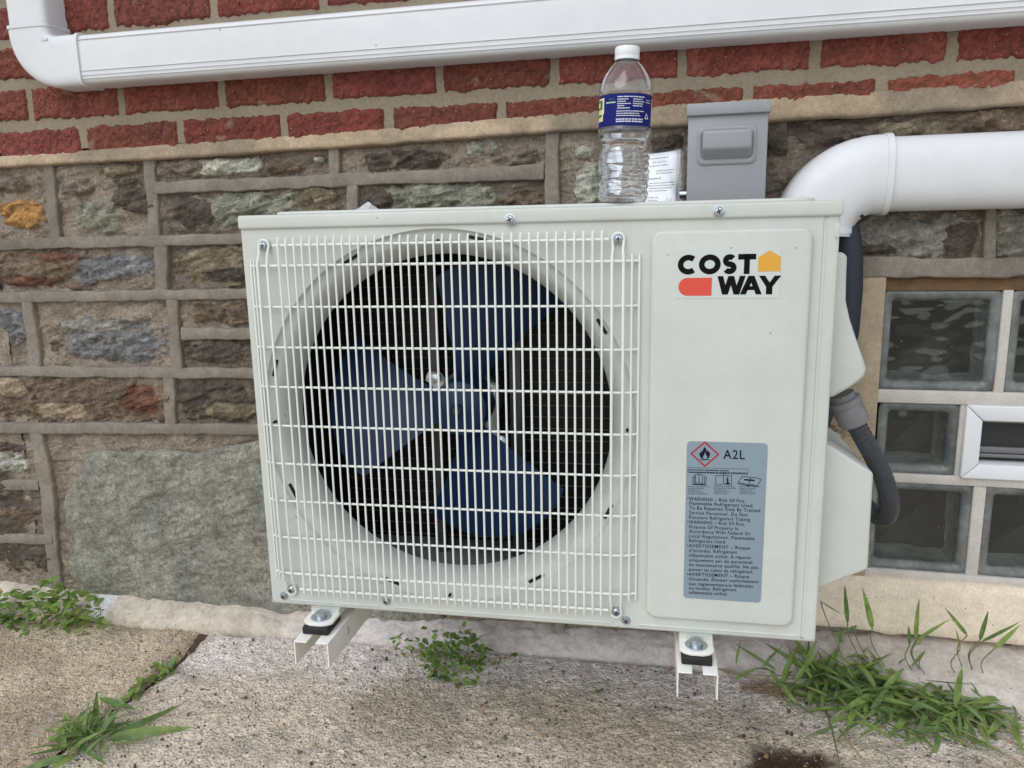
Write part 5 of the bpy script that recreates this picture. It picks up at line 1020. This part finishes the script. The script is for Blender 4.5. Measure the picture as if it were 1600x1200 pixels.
def stem(root, pts, r=0.0008, m='stem'):
    P = spl([np.array(p) - np.array(root.location) for p in pts], 4); n = len(P); return MB().tube(P, [r * (1 - 0.5 * i / n) for i in range(n)], 5).build('stem', M[m], root)
U = random.uniform
# spreading crabgrass on the right
rt = G(1345, 1080); w1 = tag(empty('grass_weed', rt), 'large sprawling tuft of green crabgrass on the pavement under the glass block window', 'weed')
CR = [(1300, 1060), (1335, 1085), (1370, 1075), (1320, 1040), (1400, 1100), (1285, 1085), (1440, 1110), (1350, 1110), (1365, 1050), (1490, 1105)]
for i in range(195):                                        # shoots fan out from several rooted crowns
    c0 = random.choices(CR, (5, 6, 5, 4, 4, 3, 3, 3, 3, 2))[0]; p = G(c0[0] + random.gauss(0, 30), c0[1] + random.gauss(0, 16), U(0.002, 0.035)); a = U(0, 2 * math.pi)
    leaf(random.choice(BLADES), w1, p, a, U(-0.05, 0.6), U(-0.7, 0.7), U(0.045, 0.09))
for i in range(30):
    c0 = random.choice(((1270, 1050), (1320, 1030), (1420, 1035), (1395, 1045))); p = G(c0[0] + random.gauss(0, 16), c0[1] + 14, U(0.0, 0.02)); leaf(random.choice(BLADES), w1, p, U(0.5, 2.7), U(0.5, 1.2), U(-0.7, 0.7), U(0.04, 0.09))
for i in range(24):
    px, py = U(1430, 1590), U(1080, 1165); p = G(px, py, U(0.003, 0.010)); leaf(random.choice(BLADES), w1, p, U(-1.0, 0.6), U(0.0, 0.3), U(-0.6, 0.6), U(0.035, 0.075))
z2 = lambda zx, zy, y=-0.085: W(1280 + zx * 0.25, 900 + zy * 0.25, y)
for a, b, wd in (((178, 300), (158, 50), .9), ((332, 330), (285, 108), 1.1), ((605, 400), (616, 158), .95), ((612, 405), (798, 272), .9), ((925, 370), (798, 212), 1.0), ((1002, 405), (1062, 215), 1.1), ((1008, 415), (1260, 298), .9), ((1090, 458), (1245, 318), 1.1), ((565, 430), (558, 305), 1.2), ((880, 460), (862, 340), .8), ((660, 470), (560, 590), 1.3), ((230, 310), (100, 385), 1.3), ((10, 160), (140, 245), .6)): (leaf_to(random.choice(BLADES[:1] + BLADES[3:5]), w1, z2(*a), z2(*b, -0.10), U(-0.35, 0.35), wd), stem(w1, [z2(*a), z2(a[0] * 0.9 + 30, a[1] + 90, -0.10), G(1280 + a[0] * 0.2 + 45, 1045 + a[1] * 0.04, 0.002)], 0.0011))
for a, b in (((1150, 1040), (1155, 1000)), ((1215, 1048), (1148, 1005)), ((1270, 1050), (1195, 1005)), ((1190, 1045), (1220, 1006)), ((1275, 1048), (1245, 1008)), ((1185, 1045), (1130, 1062)), ((1310, 1135), (1262, 1146)), ((1390, 1110), (1355, 1146)), ((1450, 1150), (1408, 1163)), ((1465, 1145), (1520, 1162)), ((1500, 1140), (1555, 1172)), ((1562, 1075), (1530, 1090)), ((1490, 1045), (1560, 1066))): leaf_to(random.choice(BLADES), w1, W(*a, -0.10) if a[0] < 1280 else G(*a, 0.012), W(*b, -0.085) if a[0] < 1280 else G(*b, 0.014), U(-0.3, 0.3), 0.7)
for pl_, m_ in (([(1350, 1075), (1420, 1085), (1500, 1115), (1600, 1170)], 'straw'), ([(1360, 1080), (1450, 1100), (1540, 1105), (1620, 1108)], 'straw'), ([(1380, 1070), (1460, 1120), (1540, 1160), (1610, 1200)], 'straw'), ([(1300, 1010), (1360, 1030), (1420, 1060), (1460, 1090)], 'stem'), ([(1290, 1110), (1300, 1140), (1310, 1185), (1312, 1200)], 'stem'), ([(1312, 1140), (1330, 1165), (1360, 1198)], 'straw'), ([(1500, 1060), (1515, 1030), (1550, 1040), (1578, 1080)], 'stem'), ([(1120, 1045), (1180, 1055), (1240, 1056), (1300, 1064)], 'straw'), ([(1130, 1050), (1200, 1062), (1260, 1060), (1320, 1075)], 'straw'), ([(1400, 1090), (1500, 1100), (1590, 1095)], 'straw'), ([(1450, 1090), (1530, 1130), (1600, 1150)], 'straw')):
    stem(w1, [G(px, py, 0.005 + 0.012 * math.sin(math.pi * i / (len(pl_) - 1))) for i, (px, py) in enumerate(pl_)], 0.0016, m_)
# a second, flatter tuft beside it
rt = G(1470, 1112); w7 = tag(empty('grass_weed', rt), 'flat straggling tuft of crabgrass and straw at the right edge of the pavement', 'weed')
for i in range(120):
    p = G(1475 + random.gauss(0, 55), 1108 + random.gauss(0, 20), U(0.002, 0.022)); leaf(random.choice(BLADES), w7, p, U(0, 6.28), U(-0.05, 0.45), U(-0.7, 0.7), U(0.04, 0.085))
for i in range(40):
    p = G(1290 + random.gauss(0, 40), 1062 + random.gauss(0, 9), U(0.002, 0.03)); leaf(random.choice(BLADES), w1, p, U(0.2, 2.9), U(0.1, 0.9), U(-0.7, 0.7), U(0.04, 0.085))
for i in range(16):
    a = (1400 + U(-20, 120), 1085 + U(-15, 40)); b = (a[0] + U(30, 110), a[1] + U(5, 50)); stem(w7, [G(*a, 0.006), G((a[0] + b[0]) / 2, (a[1] + b[1]) / 2 + U(-8, 8), 0.012), G(*b, 0.003)], 0.0011, 'straw')
# weed at the lower left
rt = G(125, 1165); w2 = tag(empty('grass_weed', rt), 'broad-bladed green grass weed in the pavement crack at the lower left', 'weed')
for a, b, wd in (((147, 1152), (150, 1086), 1.1), ((155, 1090), (214, 1114), 1.1), ((172, 1150), (286, 1102), .8), ((170, 1152), (304, 1131), .8), ((170, 1156), (252, 1148), 1.0), ((115, 1152), (75, 1118), .9), ((115, 1152), (42, 1150), .8), ((110, 1166), (44, 1182), .9), ((112, 1182), (28, 1200), 1.2), ((120, 1150), (96, 1108), .9), ((124, 1150), (114, 1106), .9), ((128, 1165), (152, 1188), 1.2), ((150, 1150), (150, 1110), .6), ((140, 1150), (60, 1135), .8), ((160, 1140), (190, 1100), 1.1), ((165, 1140), (205, 1125), 1.2), ((118, 1180), (70, 1205), 1.1)):
    leaf_to(random.choice(BLADES), w2, G(*a, 0.008), G(*b, 0.018 if b[1] > 1100 else 0.03), U(-0.4, 0.4), wd)
for i in range(80):
    a = U(0, 6.283); q = U(0, 1); p = G(140 + 50 * q * math.cos(a), 1150 + 32 * q * math.sin(a), U(0.003, 0.018)); leaf(random.choice(BLADES), w2, p, U(0, 6.28), U(0.0, 0.9), U(-0.7, 0.7), U(0.03, 0.07))
stem(w2, [G(150, 1140, .004), G(210, 1125, .012), G(270, 1118, .006), G(375, 1112, .003)], 0.0009, 'straw'); stem(w2, [G(170, 1110, .004), G(220, 1098, .012), G(265, 1085, .006)], 0.0009, 'straw')
# low green growth in the crack
rt = G(235, 1062); w3 = tag(empty('crack_weed', rt), 'low line of small green leaves growing along the pavement crack at left', 'weed')
for i in range(85):
    t_ = U(0, 1); px = 276 - 76 * t_ + U(-9, 9); py = 1034 + 54 * t_ + U(-8, 8); leaf(random.choice(OVATE[:4]), w3, G(px, py, U(-0.004, 0.010)), U(0, 6.28), U(-0.1, 0.8), U(-0.5, 0.5), U(0.009, 0.019))
# leafy clump at the foot of the wall on the left
rt = W(60, 985, -0.075); rt[2] = gz(rt[0]); w4 = tag(empty('leafy_weed', rt), 'bushy leafy green weed at the foot of the stone wall on the left', 'weed')
for i in range(300):
    px = U(-25, 165); top = np.interp(px, [-25, 0, 30, 65, 95, 115, 130, 165], [935, 915, 930, 905, 912, 905, 930, 955]); py = top + (990 - top) * U(0, 1) ** 0.85
    if px > 135 and U(0, 1) < 0.5: continue
    y = U(-0.115, -0.045); p = W(px, py, y); p[2] = max(p[2], gz(p[0]) + 0.002); leaf(random.choices(OVATE, (4, 4, 3, 4, 0.5))[0], w4, p, U(0, 6.28), U(-0.3, 0.7), U(-0.6, 0.6), U(0.015, 0.030))
for i in range(26):
    px = U(0, 145); p0 = W(px + U(-15, 15), 990, U(-0.10, -0.06)); p0[2] = gz(p0[0]); p1 = W(px + U(-25, 25), U(912, 955), U(-0.09, -0.05)); stem(w4, [p0, (p0 + p1) / 2 + np.array([U(-.01, .01), 0, 0.006]), p1], 0.0008)
# small round-leaved weed under the middle of the unit
rt = W(715, 1050, -0.075); rt[2] = gz(rt[0]); w5 = tag(empty('round_leaf_weed', rt), 'small round-leaved weed on the pale pavement under the middle of the unit', 'weed')
arms = [((710, 1045), (690, 972)), ((712, 1045), (720, 980)), ((715, 1045), (668, 985)), ((710, 1050), (612, 1008)), ((705, 1040), (650, 1000)), ((720, 1045), (745, 985)), ((700, 1055), (690, 1085)), ((730, 1050), (815, 1020)), ((725, 1045), (770, 1015)), ((690, 1040), (625, 995)), ((700, 1050), (660, 1010))]
for a, b in arms:
    p0, p1 = W(*a, -0.085), W(*b, -0.08); stem(w5, [p0, (p0 + p1) / 2 + np.array([0, -0.01, 0.004]), p1], 0.0006)
    for i in range(13): t_ = U(0.25, 1.03); p = p0 + (p1 - p0) * t_ + np.array([U(-.005, .005), U(-.015, .01), U(-.004, .004)]); leaf(random.choice(OVATE[:4]), w5, p, U(0, 6.28), U(-0.2, 0.7), U(-0.6, 0.6), U(0.010, 0.017))
for i in range(170):
    a = U(0, 6.283); q = math.sqrt(U(0, 1)); p = W(712 + 50 * q * math.cos(a), 1030 + 46 * q * math.sin(a), U(-0.12, -0.06)); p = p if p[2] > gz(p[0]) + 0.004 else G(712 + 50 * q * math.cos(a), 1030 + 46 * q * math.sin(a), U(0.003, 0.012)); leaf(random.choice(OVATE[:4]), w5, p, U(0, 6.28), U(-0.3, 0.7), U(-0.6, 0.6), U(0.010, 0.019))
for i in range(9): p0 = W(757 + U(-10, 14), 1064, -0.10); stem(w5, [p0, p0 + np.array([U(-.01, .01), -0.004, U(0.01, 0.03)])], 0.0011, 'straw')
# lone sprout
rt = G(935, 1083); w6 = tag(empty('sprout', rt), 'single tiny green sprout alone on the pavement right of the small weed', 'weed')
for k in range(5): leaf(OVATE[k % 4], w6, rt + np.array([0, 0, 0.003]), k * 1.26, 0.2, 0.1, 0.0075)

# ================================================================== GRIT ON THE PAVEMENT
V = []; Fc = []; cols = []
for i in range(900):
    px, py = U(-20, 1620), U(1000, 1210); p = G(px, py); 
    if p[1] > -0.06: continue
    r = 0.0009 + 0.0026 * U(0, 1) ** 3; b = len(V); c0 = random.choice((lin(120, 108, 96), lin(96, 88, 80), lin(170, 158, 144), lin(150, 120, 84), lin(70, 62, 56), lin(196, 190, 184)))
    for k in range(6):
        a = k * math.pi / 3 + U(-.3, .3); q = r * U(0.7, 1.2); V.append((p[0] + q * math.cos(a), p[1] + q * math.sin(a), gz(p[0]) - 0.001)); V.append((p[0] + 0.7 * q * math.cos(a), p[1] + 0.7 * q * math.sin(a), gz(p[0]) + 0.002 + r * U(0.5, 0.9))); cols += [c0, c0]
    Fc += [(b + 2 * k, b + (2 * k + 2) % 12, b + (2 * k + 3) % 12, b + 2 * k + 1) for k in range(6)] + [tuple(b + 2 * k + 1 for k in range(6))]
tag(mesh('grit', V, Fc, mat('grit', (1, 1, 1), 0.85, attr=True, var=[(300, 0.8, 1.2)]), None, False, np.array(cols)), 'fine loose grit scattered over the pavement', 'grit', kind='stuff')
